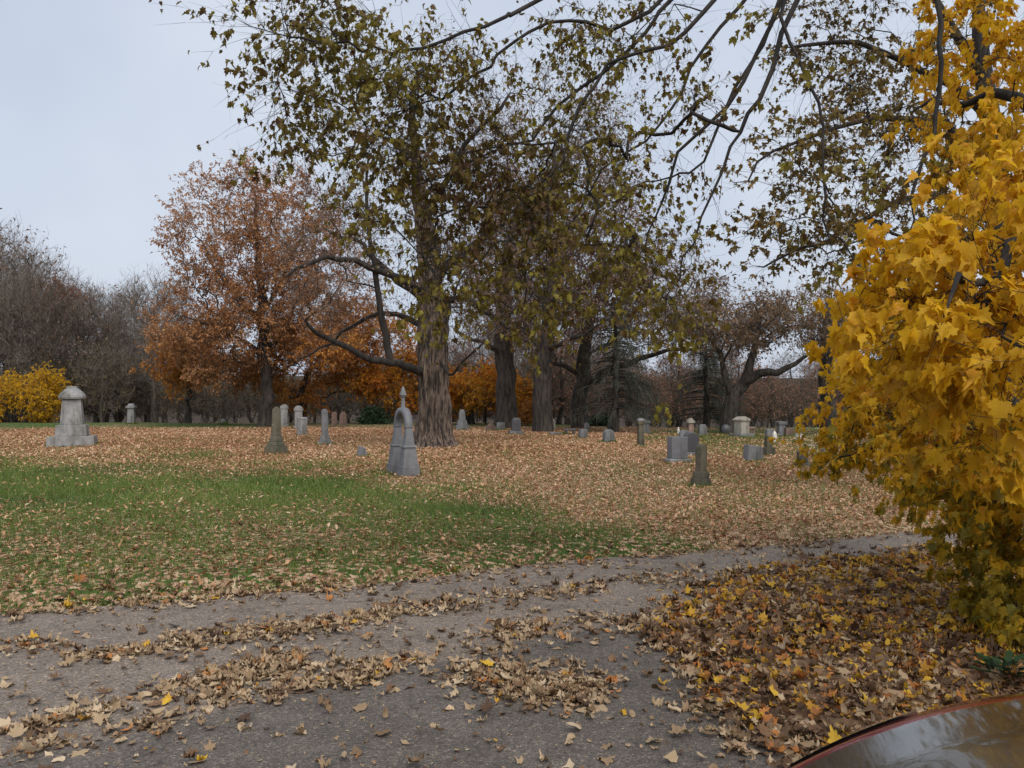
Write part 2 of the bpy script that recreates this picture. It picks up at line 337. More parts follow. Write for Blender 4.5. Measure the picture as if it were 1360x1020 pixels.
MAPLE_S = fan([(0, 0)] + h5 + [(0, 1.0)] + [(-x, y) for x, y in h5[::-1]], 0.3, 0.25)
OVAL = (np.array([[0, 0, 0], [0.28, 0.45, 0.1], [0, 1, -0.12], [-0.28, 0.45, 0.1]]), np.array([[0, 1, 2], [0, 2, 3]]))
def leaves(name, tmpl, pos, axis, normal, size, rnd, mat, off):
    V, F = tmpl; a = nrm(axis); x = nrm(np.cross(a, normal)); n = np.cross(x, a)
    x = x * rng.uniform(.5, 1.0, (len(pos), 1)); n = n * rng.uniform(.3, 2.4, (len(pos), 1))
    W = pos[:, None, :] + size[:, None, None] * (V[None, :, 0:1] * x[:, None] + V[None, :, 1:2] * a[:, None] + V[None, :, 2:3] * n[:, None])
    k = len(V); FF = (F[None] + (np.arange(len(pos)) * k)[:, None, None]).reshape(-1, F.shape[1])
    return np_mesh(name, W.reshape(-1, 3) - off, FF, mat, {'rnd': np.repeat(rnd, k)})
def unit(n): return nrm(rng.normal(size=(n, 3)))
def ell(px, py, rx, ry, d, rd, n, shell=0.45):
    """points through an ellipsoid of foliage centred on the photo's crown"""
    u = unit(n); rr = (shell + (1 - shell) * rng.random(n) ** 0.6) * np.where(rng.random(n) < 0.25, rng.random(n), 1)
    u = u * rr[:, None]
    c = P(px, py, d); s = d / FPX
    return c + u * np.array([rx * s, rd, ry * s])
def lob(px, py, rx, ry, d, rd, n, k=7):
    out_ = []
    for i in range(k):
        a_ = rng.random() * 6.283; q = math.sqrt(rng.random()) * .8; f = rng.uniform(.3, .55)
        out_.append(ell(px + rx * q * math.cos(a_), py + ry * q * math.sin(a_), rx * f, ry * f * rng.uniform(.7, 1.1), d + rng.normal(0, rd * .5), rd * f, n // k + 1, .3))
    return np.concatenate(out_)
class Skel:
    def __init__(s): s.p = []; s.par = []; s.r0 = []; s.att = []
    def line(s, pts, radii, start=None, att=True, sub=3, jit=.14):
        """pts (k,3) smoothed polyline; start = node index to attach to"""
        pts = np.asarray(pts, float); k = len(pts)
        tt = np.linspace(0, k - 1, (k - 1) * sub + 1); out_ = []
        for t in tt:
            i = min(int(t), k - 2); f = t - i
            p0, p1, p2, p3 = pts[max(i - 1, 0)], pts[i], pts[i + 1], pts[min(i + 2, k - 1)]
            out_.append(0.5 * (2 * p1 + (p2 - p0) * f + (2 * p0 - 5 * p1 + 4 * p2 - p3) * f * f + (3 * p1 - p0 - 3 * p2 + p3) * f ** 3))
        rad = np.interp(tt, np.arange(k), np.asarray(radii, float)); ids = []
        prev = -1 if start is None else start; sg = np.linalg.norm(pts[-1] - pts[0]) / len(out_) * jit
        for j, (q, r) in enumerate(zip(out_, rad)):
            if j == 0 and start is not None: continue
            if j > 2: q = q + rng.normal(0, sg, 3)
            s.p.append(q); s.par.append(prev); s.r0.append(r); s.att.append(att); prev = len(s.p) - 1; ids.append(prev)
        return ids
    def near(s, q): return int(np.argmin(np.linalg.norm(np.array(s.p) - np.asarray(q), axis=1)))
    def grow(s, T, bf=0.35, minatt=0.0, wob=0.09, zmin=None):
        T = np.asarray(T, float); n0 = len(s.p); p = np.array(s.p); pl = np.zeros(n0)
        for i in range(n0):
            if s.par[i] >= 0: pl[i] = pl[s.par[i]] + np.linalg.norm(p[i] - p[s.par[i]])
        att = np.array(s.att) & (p[:, 2] - p[0, 2] >= minatt)
        ai = np.where(att)[0]
        D = np.linalg.norm(T[:, None] - p[ai][None], axis=2) + bf * pl[ai][None]
        bp = ai[np.argmin(D, 1)]; bc = D.min(1); done = np.zeros(len(T), bool)
        for _ in range(len(T)):
            i = int(np.argmin(np.where(done, 1e9, bc))); done[i] = True
            a = np.array(s.p[bp[i]]); q = T[i]; L = np.linalg.norm(q - a); ns = 3 if L > 0.5 else 2; prev = int(bp[i])
            off = rng.normal(0, wob * L, 3); off[2] += 0.05 * L
            for j in range(1, ns + 1):
                t = j / ns; s.p.append(a + (q - a) * t + off * math.sin(math.pi * t) + (rng.normal(0, 0.025 * L, 3) if j < ns else 0))
                s.par.append(prev); s.r0.append(0.0); s.att.append(True); prev = len(s.p) - 1
            plen = D_pl = L + (pl[bp[i]] if bp[i] < len(pl) else s._pl[bp[i]])
            if not hasattr(s, '_pl'): s._pl = {}
            s._pl[prev] = plen
            c = np.linalg.norm(T - q, axis=1) + bf * plen
            m = (c < bc) & ~done; bc[m] = c[m]; bp[m] = prev
        return s
    def radii(s, rtip, ex=0.47):
        n = len(s.p); tips = np.zeros(n); ch = [[] for _ in range(n)]
        for i, q in enumerate(s.par):
            if q >= 0: ch[q].append(i)
        for i in range(n - 1, -1, -1):
            if not ch[i]: tips[i] = 1
            if s.par[i] >= 0: tips[s.par[i]] += tips[i]
        s.r = np.maximum(rtip * tips ** ex, np.array(s.r0)); s.tips = tips; s.ch = ch; s.P = np.array(s.p)
        return s
    def wood(s, bag, rmin=0.0):
        """tubes along chains"""
        start = [(0, -1)]
        while start:
            i, q = start.pop(); chain = [q, i] if q >= 0 else [i]
            while s.ch[i]:
                c = sorted(s.ch[i], key=lambda k: -s.r[k]); start += [(k, i) for k in c[1:]]; i = c[0]; chain.append(i)
            if len(chain) < 2: continue
            Pn = s.P[chain]; r = s.r[chain].copy()
            if q >= 0: r[0] = min(r[0], r[1] * 1.25)
            r[-1] *= 0.4; S = 12 if r.max() > 0.2 else 7 if r.max() > 0.06 else 5 if r.max() > 0.025 else 3
            V, F = tubes(Pn[None], r[None], S); bag.add(V, F)
def twigs(bag, base, dirn, L, r, n=3, S=3, droop=0.0, curve=0.35):
    B = len(base); t = np.linspace(0, 1, n)[None, :, None]
    c = unit(B)[:, None] * curve; d = nrm(dirn)[:, None]
    Pn = base[:, None] + L[:, None, None] * (d * t + c * t ** 2 * 0.5 + np.array([0, 0, -droop]) * t ** 2)
    rr = r * (1 - 0.75 * np.linspace(0, 1, n))[None] * np.ones((B, 1))
    V, F = tubes(Pn, rr, S); bag.add(V, F); return Pn
def make_tree(name, label, base, skel, rtip, bark, tw_mat, lf=None, group=None, thr=0.02, k1=2, L1=0.5, k2=2, L2=0.25, rt=0.004,
              up=0.15, droop=0.0, nleaf=0, tmpl=OVAL, lsize=0.09, hang=0.4, bear=1.0, lfilter=None, big=0, cat='tree', ex=0.47, lvar=0.3, flat=0.0):
    base = np.asarray(base, float); s = skel.radii(rtip, ex)
    root = thing(name, label, cat, base, 0, group)
    bag = Bag(); s.wood(bag); link('trunk', bag.mesh('trunk', bark, base), root)
    thin = np.where((s.r < thr) & (np.arange(len(s.P)) > 3))[0]
    par = np.array(s.par)[thin]; dirs = nrm(s.P[thin] - s.P[par])
    tb = Bag(); anchors = []
    i1 = np.repeat(np.arange(len(thin)), k1)
    d1 = nrm(dirs[i1] * 0.7 + unit(len(i1)) * 0.8 + np.array([0, 0, up]))
    d1[:, 2] *= (1 - flat); P1 = twigs(tb, s.P[thin][i1], d1, L1 * (0.4 + 0.8 * rng.random(len(i1))), rt, 4, 3, droop)
    if k2:
        i2 = np.repeat(np.arange(len(P1)), k2); w_ = rng.integers(1, 4, len(i2)); b2 = P1[i2, w_]
        d2 = nrm(d1[i2] * 0.6 + unit(len(i2)) * 0.8 + np.array([0, 0, up])); d2[:, 2] *= (1 - flat)
        P2 = twigs(tb, b2, d2, L2 * (0.4 + 0.8 * rng.random(len(i2))), rt * 0.65, 3, 3, droop)
        LP = P2; LD = d2
    else: LP = P1; LD = d1
    tw = link('twigs', tb.mesh('twigs', tw_mat, base), root, kind='stuff')
    if lf and nleaf:
        bearing = rng.permutation(len(LP))[:max(int(len(LP) * bear), 1)]; li = bearing[rng.integers(0, len(bearing), nleaf)]; f = rng.random(nleaf) ** (1 if bear == 1 else .5)
        if lfilter is not None:
            keep = lfilter(LP[:, -1]); ok = np.where(keep)[0]; li = ok[rng.integers(0, len(ok), nleaf)] if len(ok) else li
        pos = LP[li, 0] * (1 - f[:, None]) + LP[li, -1] * f[:, None] + rng.normal(0, 0.02, (nleaf, 3))
        ax = nrm(LD[li] * 0.5 + unit(nleaf) * 0.6 + np.array([0, 0, -hang])); nn = nrm(unit(nleaf) * 0.7 + np.array([0, 0, 0.8]))
        sz = lsize * (1 - lvar + 2 * lvar * rng.random(nleaf)); rnd = np.clip(0.5 + 0.22 * rng.normal(size=nleaf) + 0.5 * (vnoise(pos[:, 0] + pos[:, 1] * .5, pos[:, 2], 1.2, 5) - 0.5), 0, 1)
        mats = lf if isinstance(lf, list) else [(lf, None)]
        sel = np.zeros(len(pos), int)
        if len(mats) > 1: sel = mats[1][1](pos).astype(int)
        if big:                                                   # the leaves that show largest are parts of their own
            cdist = np.linalg.norm(pos - np.array([0, 0, EYE]), axis=1); qx, qy = pix(pos[:, 0], np.maximum(pos[:, 1], .3), pos[:, 2])
            vis = (qx > 0) & (qx < 1360) & (qy > 0) & (qy < 1020) & (pos[:, 1] > 0.8)
            order = np.argsort(np.where(vis, cdist / sz, 1e9))[:big]; isbig = np.zeros(len(pos), bool); isbig[order] = True
        else: isbig = np.zeros(len(pos), bool)
        crown = None
        for mi, (mm, _) in enumerate(mats):
            q = (sel == mi) & ~isbig
            if q.any():
                o = link('crown', leaves('crown', tmpl, pos[q], ax[q], nn[q], sz[q], rnd[q], mm, base), root, kind='stuff'); crown = crown or o
        if big:
            lib = {}
            for j in order:
                key = (sel[j], int(rnd[j] * 7.99))
                if key not in lib:
                    V, F = tmpl; V = V.copy(); V[:, 2] *= rng.uniform(0.5, 1.7)
                    lib[key] = np_mesh('leaf', V, F, mats[sel[j]][0], {'rnd': np.full(len(V), (key[1] + 0.5) / 8)})
                a = nrm(ax[j]); x = nrm(np.cross(a, nn[j])); z = np.cross(x, a)
                from mathutils import Matrix
                o = link('leaf', lib[key], root); o.rotation_euler = Matrix((x, a, z)).transposed().to_euler()
                o.location = pos[j] - base; o.scale = (sz[j] * rng.uniform(.55, 1), sz[j], sz[j] * rng.uniform(.5, 2.2))
    return root

# ------------------------------------------------------------------ trees: the middle of the lawn
def px_line(pts):                                                 # (px,py,d) rows -> world
    a = np.array(pts, float); return P(a[:, 0], a[:, 1], a[:, 2])
def tree_base(px, d):
    x = (px - CX) / FPX * d; return np.array([x, d, Hs(x, d) - 0.05])
def trunk_from(base, pts):
    w_ = px_line(pts); return np.concatenate([[base], w_])

# shaggy old tree in front
b = tree_base(576, 26.3); sk = Skel(); D = 26.3
sk.line(trunk_from(b, [(577, 540, D), (574, 470, D), (575, 410, D), (566, 330, D + .2), (556, 240, D + .3), (548, 170, D + .2), (560, 90, D)]), [.5, .44, .42, .44, .28, .2, .12, .06])
def limb(sk, pts, radii): sk.line(px_line(pts), [q_ * .8 for q_ in radii], start=sk.near(px_line(pts)[0]))
limb(sk, [(572, 497, D), (545, 489, D - .6), (520, 482, D - 1), (480, 471, D - 1.6), (440, 452, D - 2), (415, 436, D - 2.4), (404, 424, D - 2.6)], [.2, .17, .15, .12, .1, .07, .04])
limb(sk, [(520, 482, D - 1), (511, 445, D - 1), (506, 400, D - 1.1), (497, 350, D - 1.2), (490, 290, D - 1.2), (487, 230, D - 1.2), (480, 190, D - 1.2)], [.15, .14, .12, .1, .07, .05, .03])
limb(sk, [(574, 405, D), (532, 372, D + .8), (500, 346, D + 1.2), (470, 320, D + 1.4), (428, 303, D + 2)], [.22, .15, .12, .08, .05])
limb(sk, [(572, 390, D), (515, 362, D - 1), (452, 343, D - 2), (402, 355, D - 3), (378, 368, D - 3.4)], [.2, .13, .1, .07, .04])
limb(sk, [(576, 405, D), (620, 396, D - 1), (660, 424, D - 2), (700, 440, D - 2.5)], [.18, .12, .08, .05])
limb(sk, [(572, 370, D), (640, 320, D + 1), (720, 280, D + 2), (800, 250, D + 2.5)], [.22, .16, .11, .06])
limb(sk, [(573, 440, D), (525, 418, D + 1), (470, 432, D + 1.6), (425, 462, D + 2), (390, 474, D + 2.3)], [.16, .11, .08, .05, .03])
limb(sk, [(577, 470, D), (598, 496, D - .5), (612, 480, D - 1), (640, 458, D - 1.4)], [.1, .06, .05, .03])
limb(sk, [(562, 290, D), (620, 200, D - 1), (680, 130, D - 1.5)], [.16, .1, .05])
T = np.concatenate([ell(560, 230, 150, 190, D, 4, 210), ell(720, 240, 150, 160, D + 1, 4, 210), ell(450, 350, 80, 110, D - 1, 3, 90),
                    ell(640, 400, 90, 60, D - 1, 3, 60), ell(800, 200, 80, 110, D + 1, 3, 60)])
sk.grow(T, 0.3, minatt=2.2)
make_tree('shaggy_bark_tree', 'tall old tree with thick shaggy-barked trunk beside the stone arch', b, sk, .0085, B_BLK, B_TWIG, L_OAK, thr=.03, k1=2, L1=.75, k2=3, L2=.4, rt=.006, nleaf=10000, lsize=.11, ex=.45)
root = bpy.data.objects['shaggy_bark_tree']
NZ, NS = 220, 160; zz = np.linspace(0, 1, NZ); cl_ = px_line([(576, 602, D), (577, 540, D), (574, 470, D), (575, 408, D), (566, 330, D), (556, 240, D)]) - b
kk_ = [0, .17, .36, .54, .75, 1]; cx_ = np.interp(zz, kk_, cl_[:, 0]); cz_ = np.interp(zz, kk_, cl_[:, 2]); cz_[0] = -0.1
th = np.linspace(0, 2 * np.pi, NS, endpoint=False)
R = np.interp(zz, [0, .03, .08, .27, .43, .54, .6, .75, 1], [.78, .62, .53, .47, .50, .47, .40, .29, .20])[:, None] * np.ones((1, NS))
R = R + np.exp(-zz * 24)[:, None] * (.42 * np.maximum(np.cos(th + .2), 0) ** 4 + .25 * np.maximum(np.cos(th - 2.4), 0) ** 5 + .3 * np.maximum(np.cos(th + 1.7), 0) ** 5 + .28 * np.maximum(np.cos(th + 2.9), 0) ** 5)[None]
tw_ = th[None] + .25 * np.sin(zz * 9)[:, None]
rid = vnoise(tw_ * 9.0, zz[:, None] * 11 + 0 * tw_, 1.0, 21); rid2 = vnoise(tw_ * 24.0, zz[:, None] * 24 + 0 * tw_, 1.0, 22)
R = R + (1 - .6 * zz[:, None]) * (.11 * np.sqrt(np.abs(rid - .5) * 2) + .10 * rid2 * rid - .11)
V = np.stack([cx_[:, None] + R * np.cos(th), R * np.sin(th), cz_[:, None] + 0 * R], -1).reshape(-1, 3)
ii = np.arange(NZ * NS).reshape(NZ, NS); i2 = np.roll(ii, -1, 1)
link('bark', np_mesh('bark', V, np.stack([ii[:-1], i2[:-1], i2[1:], ii[1:]], -1).reshape(-1, 4), B_SHAG, None, True), root)

def simple_tree(name, label, px, d, trunk, rad, limbs, T, **k):
    b = tree_base(px, d); sk = Skel(); sk.line(trunk_from(b, [(x, y, d) for x, y in trunk]), rad)
    for pts, rr in limbs: limb(sk, pts, rr)
    gk = {q: k.pop(q) for q in ('bf', 'minatt', 'wob') if q in k}
    sk.grow(np.concatenate(T), gk.get('bf', .3), gk.get('minatt', 2.0), gk.get('wob', .09))
    rt_ = k.pop('rtip', .012); bark = k.pop('bark', B_GREY); tm_ = k.pop('tw', B_TWIG)
    return make_tree(name, label, b, sk, rt_, bark, tm_, **k)
OAK = dict(lf=L_OAK, thr=.035, k1=2, L1=.8, k2=3, L2=.45, rt=.008, lsize=.15, ex=.45)
simple_tree('oak_tree', 'oak with straight grey trunk between the orange maple and the stepped base stone', 672, 41, [(673, 530), (671, 480), (668, 440), (672, 380), (680, 300)], [.6, .5, .46, .5, .3, .1],
            [([(670, 470, 41), (640, 455, 40), (605, 440, 39)], [.2, .13, .06]), ([(670, 450, 41), (700, 420, 42), (730, 380, 42)], [.25, .15, .07])],
            [ell(680, 360, 95, 110, 41, 4.5, 260)], nleaf=12000, bark=B_DARK, **OAK)
simple_tree('oak_tree', 'thick dark columnar oak trunk standing beside the low dark bench', 721, 37.5, [(721, 540), (722, 500), (724, 460), (730, 400), (740, 320)], [.52, .43, .42, .4, .3, .1],
            [([(724, 465, 37.5), (760, 450, 36), (800, 430, 35)], [.2, .13, .06])], [ell(745, 330, 125, 140, 37.5, 5, 300)], nleaf=13000, bark=B_DARK, **OAK)
simple_tree('oak_tree', 'forked oak with a low limb arching over toward the conifer', 770, 43, [(771, 545), (774, 515), (776, 490), (780, 440), (800, 380)], [.5, .42, .4, .4, .25, .1],
            [([(774, 512, 43), (795, 500, 42), (820, 486, 41), (870, 470, 40), (930, 465, 39)], [.32, .28, .22, .14, .06]), ([(775, 500, 43), (750, 488, 43), (715, 480, 43)], [.22, .15, .07])],
            [ell(850, 400, 120, 85, 42, 5, 300), ell(780, 380, 90, 110, 43, 4, 140)], nleaf=13000, bark=B_DARK, **OAK)
OK2 = dict(OAK); OK2['lf'] = L_TAN
simple_tree('oak_tree', 'spreading oak with leaning forked trunk beside the gabled pale tomb', 967, 37, [(969, 545), (976, 522), (990, 505), (1000, 470), (1010, 430)], [.42, .34, .3, .24, .16, .07],
            [([(985, 510, 37), (1010, 497, 36.5), (1042, 490, 36), (1075, 470, 36)], [.3, .24, .16, .06]), ([(972, 530, 37), (962, 495, 37), (950, 460, 38), (930, 430, 38)], [.24, .18, .12, .05])],
            [lob(960, 435, 100, 55, 37, 4, 220, 9), lob(1050, 430, 75, 50, 37, 4, 150, 7)], nleaf=10000, bark=B_DARK, **OK2)
simple_tree('oak_tree', 'dark straight trunked oak showing behind the yellow maple leaves', 1100, 36, [(1100, 530), (1099, 490), (1097, 440), (1100, 400)], [.36, .3, .28, .2, .08],
            [], [ell(1110, 420, 70, 50, 36, 4, 120)], nleaf=3000, bark=B_DARK, **OK2)
# orange trees further back
ORG = dict(lf=L_ORG, thr=.03, k1=2, L1=.7, k2=3, L2=.4, rt=.008, lsize=.15, ex=.45)
simple_tree('orange_oak_tree', 'tall round crowned oak covered in rust orange leaves', 352, 46, [(353, 540), (352, 500), (350, 460), (345, 400), (340, 330), (338, 270)], [.45, .36, .33, .3, .24, .15, .07],
            [([(351, 470, 46), (300, 440, 45), (250, 425, 44)], [.18, .1, .05]), ([(351, 465, 46), (400, 430, 46), (440, 400, 46)], [.18, .1, .05]), ([(348, 430, 46), (290, 360, 47), (262, 310, 47)], [.18, .1, .05]), ([(348, 420, 46), (390, 340, 46), (410, 280, 46)], [.18, .1, .05])],
            [ell(338, 312, 122, 102, 46, 5, 420), ell(305, 425, 105, 80, 46, 4.5, 300), ell(420, 390, 85, 110, 46, 4, 220), lob(330, 460, 130, 60, 46, 4, 160)], nleaf=60000, bark=B_DARK, **ORG)
SK = dict(ORG); SK.update(lf=L_SKT, lsize=.19)
simple_tree('copper_tree', 'low spreading copper orange tree behind the slim grey columns', 402, 52, [(402, 530), (405, 505), (415, 480)], [.3, .26, .22, .1],
            [], [lob(470, 475, 125, 75, 52, 5, 330, 10), lob(400, 490, 80, 50, 52, 4, 110)], nleaf=26000, bark=B_DARK, minatt=1.0, **SK)
simple_tree('copper_tree', 'drooping copper leaved tree under the tall rust orange oak', 250, 54, [(250, 530), (252, 505), (255, 480)], [.25, .2, .18, .1],
            [], [lob(290, 485, 80, 58, 50, 4, 220, 9)], nleaf=14000, bark=B_DARK, minatt=1.0, **SK)
BR = dict(ORG); BR.update(lf=L_BRI, lsize=.2)
simple_tree('orange_maple_tree', 'small bright orange maple with crooked black trunk', 625, 50, [(624, 545), (628, 530), (632, 518)], [.3, .22, .2, .1],
            [], [lob(645, 515, 75, 48, 50, 3.5, 200, 9)], nleaf=11000, bark=B_DARK, minatt=1.2, **BR)
simple_tree('orange_maple_tree', 'small glowing orange maple showing between arch and shaggy trunk', 530, 54, [(530, 545), (528, 525)], [.25, .2, .1],
            [], [lob(535, 515, 60, 52, 54, 3.5, 160, 8)], nleaf=8000, bark=B_DARK, minatt=1.0, **BR)
YB = dict(ORG); YB.update(lf=L_YEL, lsize=.2)
simple_tree('yellow_tree', 'low bushy bright yellow tree behind the large pale monument', 32, 56, [(32, 540), (34, 510)], [.25, .2, .1],
            [], [lob(48, 515, 52, 50, 56, 3, 130, 8), lob(5, 528, 40, 36, 56, 3, 80, 6)], nleaf=9500, bark=B_DARK, minatt=0.6, **YB)
RD = dict(ORG); RD.update(lf=L_RED, lsize=.18)
simple_tree('red_tree', 'dark red brown leaved tree rising above the bare thicket', 48, 66, [(48, 500), (50, 430)], [.3, .24, .1],
            [], [lob(50, 400, 70, 70, 66, 4, 200, 7)], nleaf=8000, bark=B_DARK, **RD)

# conifers
def conifer(name, label, px, d, top, spread, lower, seed):
    b = tree_base(px, d); s = d / FPX; Ht = (HOR - top) * s + EYE - b[2]
    root = thing(name, label, 'tree', b); bag = Bag()
    V, F = tubes(np.array([[[0, 0, -.1], [.02, 0, Ht * .3], [0, .03, Ht * .65], [0, 0, Ht]]]), np.array([[.19, .16, .1, .02]]), 10); bag.add(V, F)
    n = 170; z = lower + (Ht - lower) * rng.random(n) ** 1.2; L = spread * (1 - (z - lower) / (Ht - lower)) ** .7 * (.6 + .5 * rng.random(n)) + .3
    a = rng.random(n) * 2 * np.pi; t = np.linspace(0, 1, 7)[None, :, None]
    dv = np.stack([np.cos(a), np.sin(a), 0 * a], -1)
    Pn = np.stack([0 * a, 0 * a, z], -1)[:, None] + dv[:, None] * L[:, None, None] * t + np.array([0, 0, 1.0]) * (L[:, None, None] * (.10 * t - .30 * t ** 2))
    V, F = tubes(Pn, .03 * (1 - .8 * np.linspace(0, 1, 7))[None] * np.ones((n, 1)), 4); bag.add(V, F)
    link('trunk', bag.mesh('trunk', B_DARK, np.zeros(3)), root)
    m = 11000; i = rng.integers(0, n, m); f = .3 + .7 * rng.random(m); j = np.minimum((f * 6).astype(int), 5); g = f * 6 - j
    pos = Pn[i, j] * (1 - g[:, None]) + Pn[i, j + 1] * g[:, None] + rng.normal(0, .05, (m, 3)); pos[:, 2] -= .3 * rng.random(m) ** 2
    ax = nrm(dv[i] * .4 + unit(m) * .5 + np.array([0, 0, -.9])); keep = rng.random(m) < np.where(dv[i][:, 0] > -.2, 1, .35)
    NEED = (np.array([[-.05, 0, 0], [.05, 0, 0], [.03, 1, 0], [-.03, 1, 0]]), np.array([[0, 1, 2, 3]]))
    link('crown', leaves('crown', NEED, pos[keep], ax[keep], unit(keep.sum()), .2 * (.6 + .8 * rng.random(keep.sum())), rng.random(keep.sum()), L_NDL, np.zeros(3)), root, kind='stuff')
conifer('spruce_tree', 'thin trunked spruce with drooping grey green boughs near the forked oak', 817, 38, 395, 2.5, 1.1, 1)
conifer('spruce_tree', 'dark dense spruce behind the pink capped column', 938, 44, 430, 2.3, .5, 2)

# evergreen shrubs and thicket behind the crest
def shrub(name, label, px, py, rx, ry, d, mat, n, size, cat='shrub', group=None):
    b = tree_base(px, d); sk = Skel(); sk.line([b, b + np.array([0, 0, .35])], [.05, .04], sub=2)
    T = ell(px, py, rx, ry, d, rx * d / FPX, 60, .3); T[:, 2] = np.maximum(T[:, 2], b[2] + .15); sk.grow(T, .4)
    return make_tree(name, label, b, sk, .006, B_DARK, B_TWIG, mat, group, thr=.05, k1=2, L1=.4, k2=2, L2=.2, nleaf=n, lsize=size, cat=cat)
shrub('evergreen_shrub', 'dark green evergreen shrub between the brown stones and the arch', 497, 557, 26, 14, 50, L_EVG, 3500, .14)
shrub('evergreen_shrub', 'dark green evergreen shrub behind the low bench', 795, 566, 17, 9, 46, L_EVG, 2500, .13)
shrub('copper_shrub', 'pinkish copper leaved shrub between two oak trunks', 701, 553, 14, 18, 47, L_SKT, 1800, .13)

# bare trees of the wood: four prototypes, copied
def bare_proto(name, Ht, cw, ch, n, seed, leaf=None, nl=0, pale=False, L1=1.0):
    sk = Skel(); z0 = Ht - ch
    sk.line([(0, 0, -.3), (.1, 0, z0 * .6), (0, .15, z0 + ch * .3), (.1, 0, Ht * .85)], [.2, .16, .1, .03])
    u = unit(n) * (.35 + .65 * rng.random(n) ** .5)[:, None]
    T = np.array([0, 0, z0 + ch / 2]) + u * np.array([cw / 2, cw / 2, ch / 2]); sk.grow(T, .45, minatt=z0 * .4)
    return make_tree(name, 'x', (0, 0, 0), sk, .012, B_DARK if not pale else B_GREY, B_PALE if pale else B_TWIG, leaf, None, thr=.04, k1=2, L1=L1, k2=3, L2=L1 * .55, rt=.0095, up=.45, nleaf=nl, lsize=.16, ex=.45)
protos = [bare_proto('bare_tree', 11, 6, 8, 190, 1), bare_proto('bare_tree', 9, 5, 7, 170, 2, pale=True), bare_proto('bare_tree', 8, 5.5, 6.6, 170, 3, L_OAK, 1300),
          bare_proto('thicket_sapling', 4.6, 3.6, 4.3, 120, 4, L_BRUSH, 1500, True, .7), bare_proto('thicket_sapling', 4.2, 3.6, 4.0, 120, 5, L_RED, 1500, False, .7)]
used = set()
def place(k, px, d, h, label, group, cat='tree'):
    o = protos[k] if k not in used else copy_tree(protos[k]); used.add(k)
    b = tree_base(px, d); o.location = b; o.rotation_euler = (0, 0, rng.random() * 6.28); H0 = [11, 9, 8, 4.6, 4.2][k]
    s = h / H0; o.scale = (s * rng.uniform(.9, 1.15),) * 2 + (s,)
    tag(o, label, cat, group)
WL = 'bare grey brown tree in the wood behind the left part of the lawn crest'
WL = 'bare grey brown tree in the wood behind the large pale monument'
for i, px in enumerate(np.linspace(-70, 225, 20)):
    d = rng.uniform(60, 84); topy = np.interp(px, [-70, 10, 60, 110, 160, 200, 230], [300, 300, 360, 385, 395, 370, 400]) + rng.uniform(-8, 45)
    place(i % 3, px + rng.uniform(-8, 8), d, (HOR - topy) * d / FPX + EYE + 1.2, ['dark bare tree', 'pale grey bare tree', 'bare tree with few brown leaves'][i % 3] + ' in the wood behind the large pale monument', ['dark', 'pale', 'leafy'][i % 3] + ' bare trees behind the pale monument')
place(1, 205, 62, 11.5, 'tall slender bare tree beside the rust orange oak', None)
for i, px in enumerate(np.linspace(-60, 610, 44)):
    d = rng.uniform(58, 72)
    place(3, px + rng.uniform(-8, 8), d, rng.uniform(3.2, 5.6), 'olive brown thicket sapling growing beyond the lawn crest', 'thicket beyond the crest', 'sapling')
for i, px in enumerate(np.linspace(600, 1180, 30)):
    d = rng.uniform(56, 80)
    place(i % 3, px + rng.uniform(-8, 8), d, rng.uniform(6, 10) * (1 if px < 860 else rng.uniform(.5, .95)), ['dark bare tree in the wood behind the oak trunks', 'pale grey bare tree in the wood behind the oak trunks', 'bare tree with few brown leaves behind the oak trunks'][i % 3], ['dark', 'pale', 'leafy'][i % 3] + ' bare trees behind the oaks')
for i, px in enumerate(np.linspace(590, 1220, 46)):
    d = rng.uniform(50, 68)
    place(4 if i % 3 else 3, px + rng.uniform(-8, 8), d, rng.uniform(1.6, 5.4), ['olive brown sapling in the wood behind the oaks', 'red brown sapling in the wood behind the oaks'][1 if i % 3 else 0], ['olive saplings behind the oaks', 'red brown saplings behind the oaks'][1 if i % 3 else 0], 'sapling')
for i, px in enumerate(np.linspace(-200, 1500, 34)):
    d = rng.uniform(95, 130)
    place(i % 3, px + rng.uniform(-15, 15), d, rng.uniform(8, 12) * (1 if px < 860 else .7), ['far dark bare tree', 'far pale bare tree', 'far brown leaved bare tree'][i % 3] + ' at the back of the wood', ['dark', 'pale', 'brown leaved'][i % 3] + ' far trees')

# ------------------------------------------------------------------ foreground trees at the drive
# overhanging maple: trunk stands out of view beside the yellow maple
b = np.array([7.2, 6.6, Hs(7.2, 6.6) - .05]); sk = Skel()
sk.line([b, b + [-.05, 0, 2.5], b + [-.3, .1, 4.8], b + [-.7, .2, 7.0], b + [-1.2, .3, 9.0]], [.32, .26, .24, .16, .06])
def limb_w(first, pts, rr):
    w_ = np.concatenate([[first], px_line(pts)]); sk.line(w_, [q_ * .5 for q_ in rr], start=sk.near(first), jit=.07)
c1 = b + [-.3, .1, 4.8]; c2 = b + [-.7, .2, 7.0]
limb_w(c2, [(1130, -120, 8), (1040, 0, 8), (985, 112, 8), (905, 205, 8), (870, 290, 8.2), (850, 340, 8.3)], [.1, .07, .05, .042, .032, .02, .01])
limb_w(c1, [(1140, -100, 7.6), (1062, 0, 7.6), (1010, 130, 7.6), (972, 190, 7.5), (930, 290, 7.4), (898, 370, 7.3), (878, 432, 7.2)], [.1, .075, .055, .045, .035, .025, .016, .008])
limb_w(c2, [(1150, -180, 9), (900, -10, 8.8), (858, 45, 8.6), (772, 119, 8.4), (700, 180, 8.2), (613, 225, 8), (540, 245, 8)], [.1, .07, .05, .042, .036, .026, .018, .008])
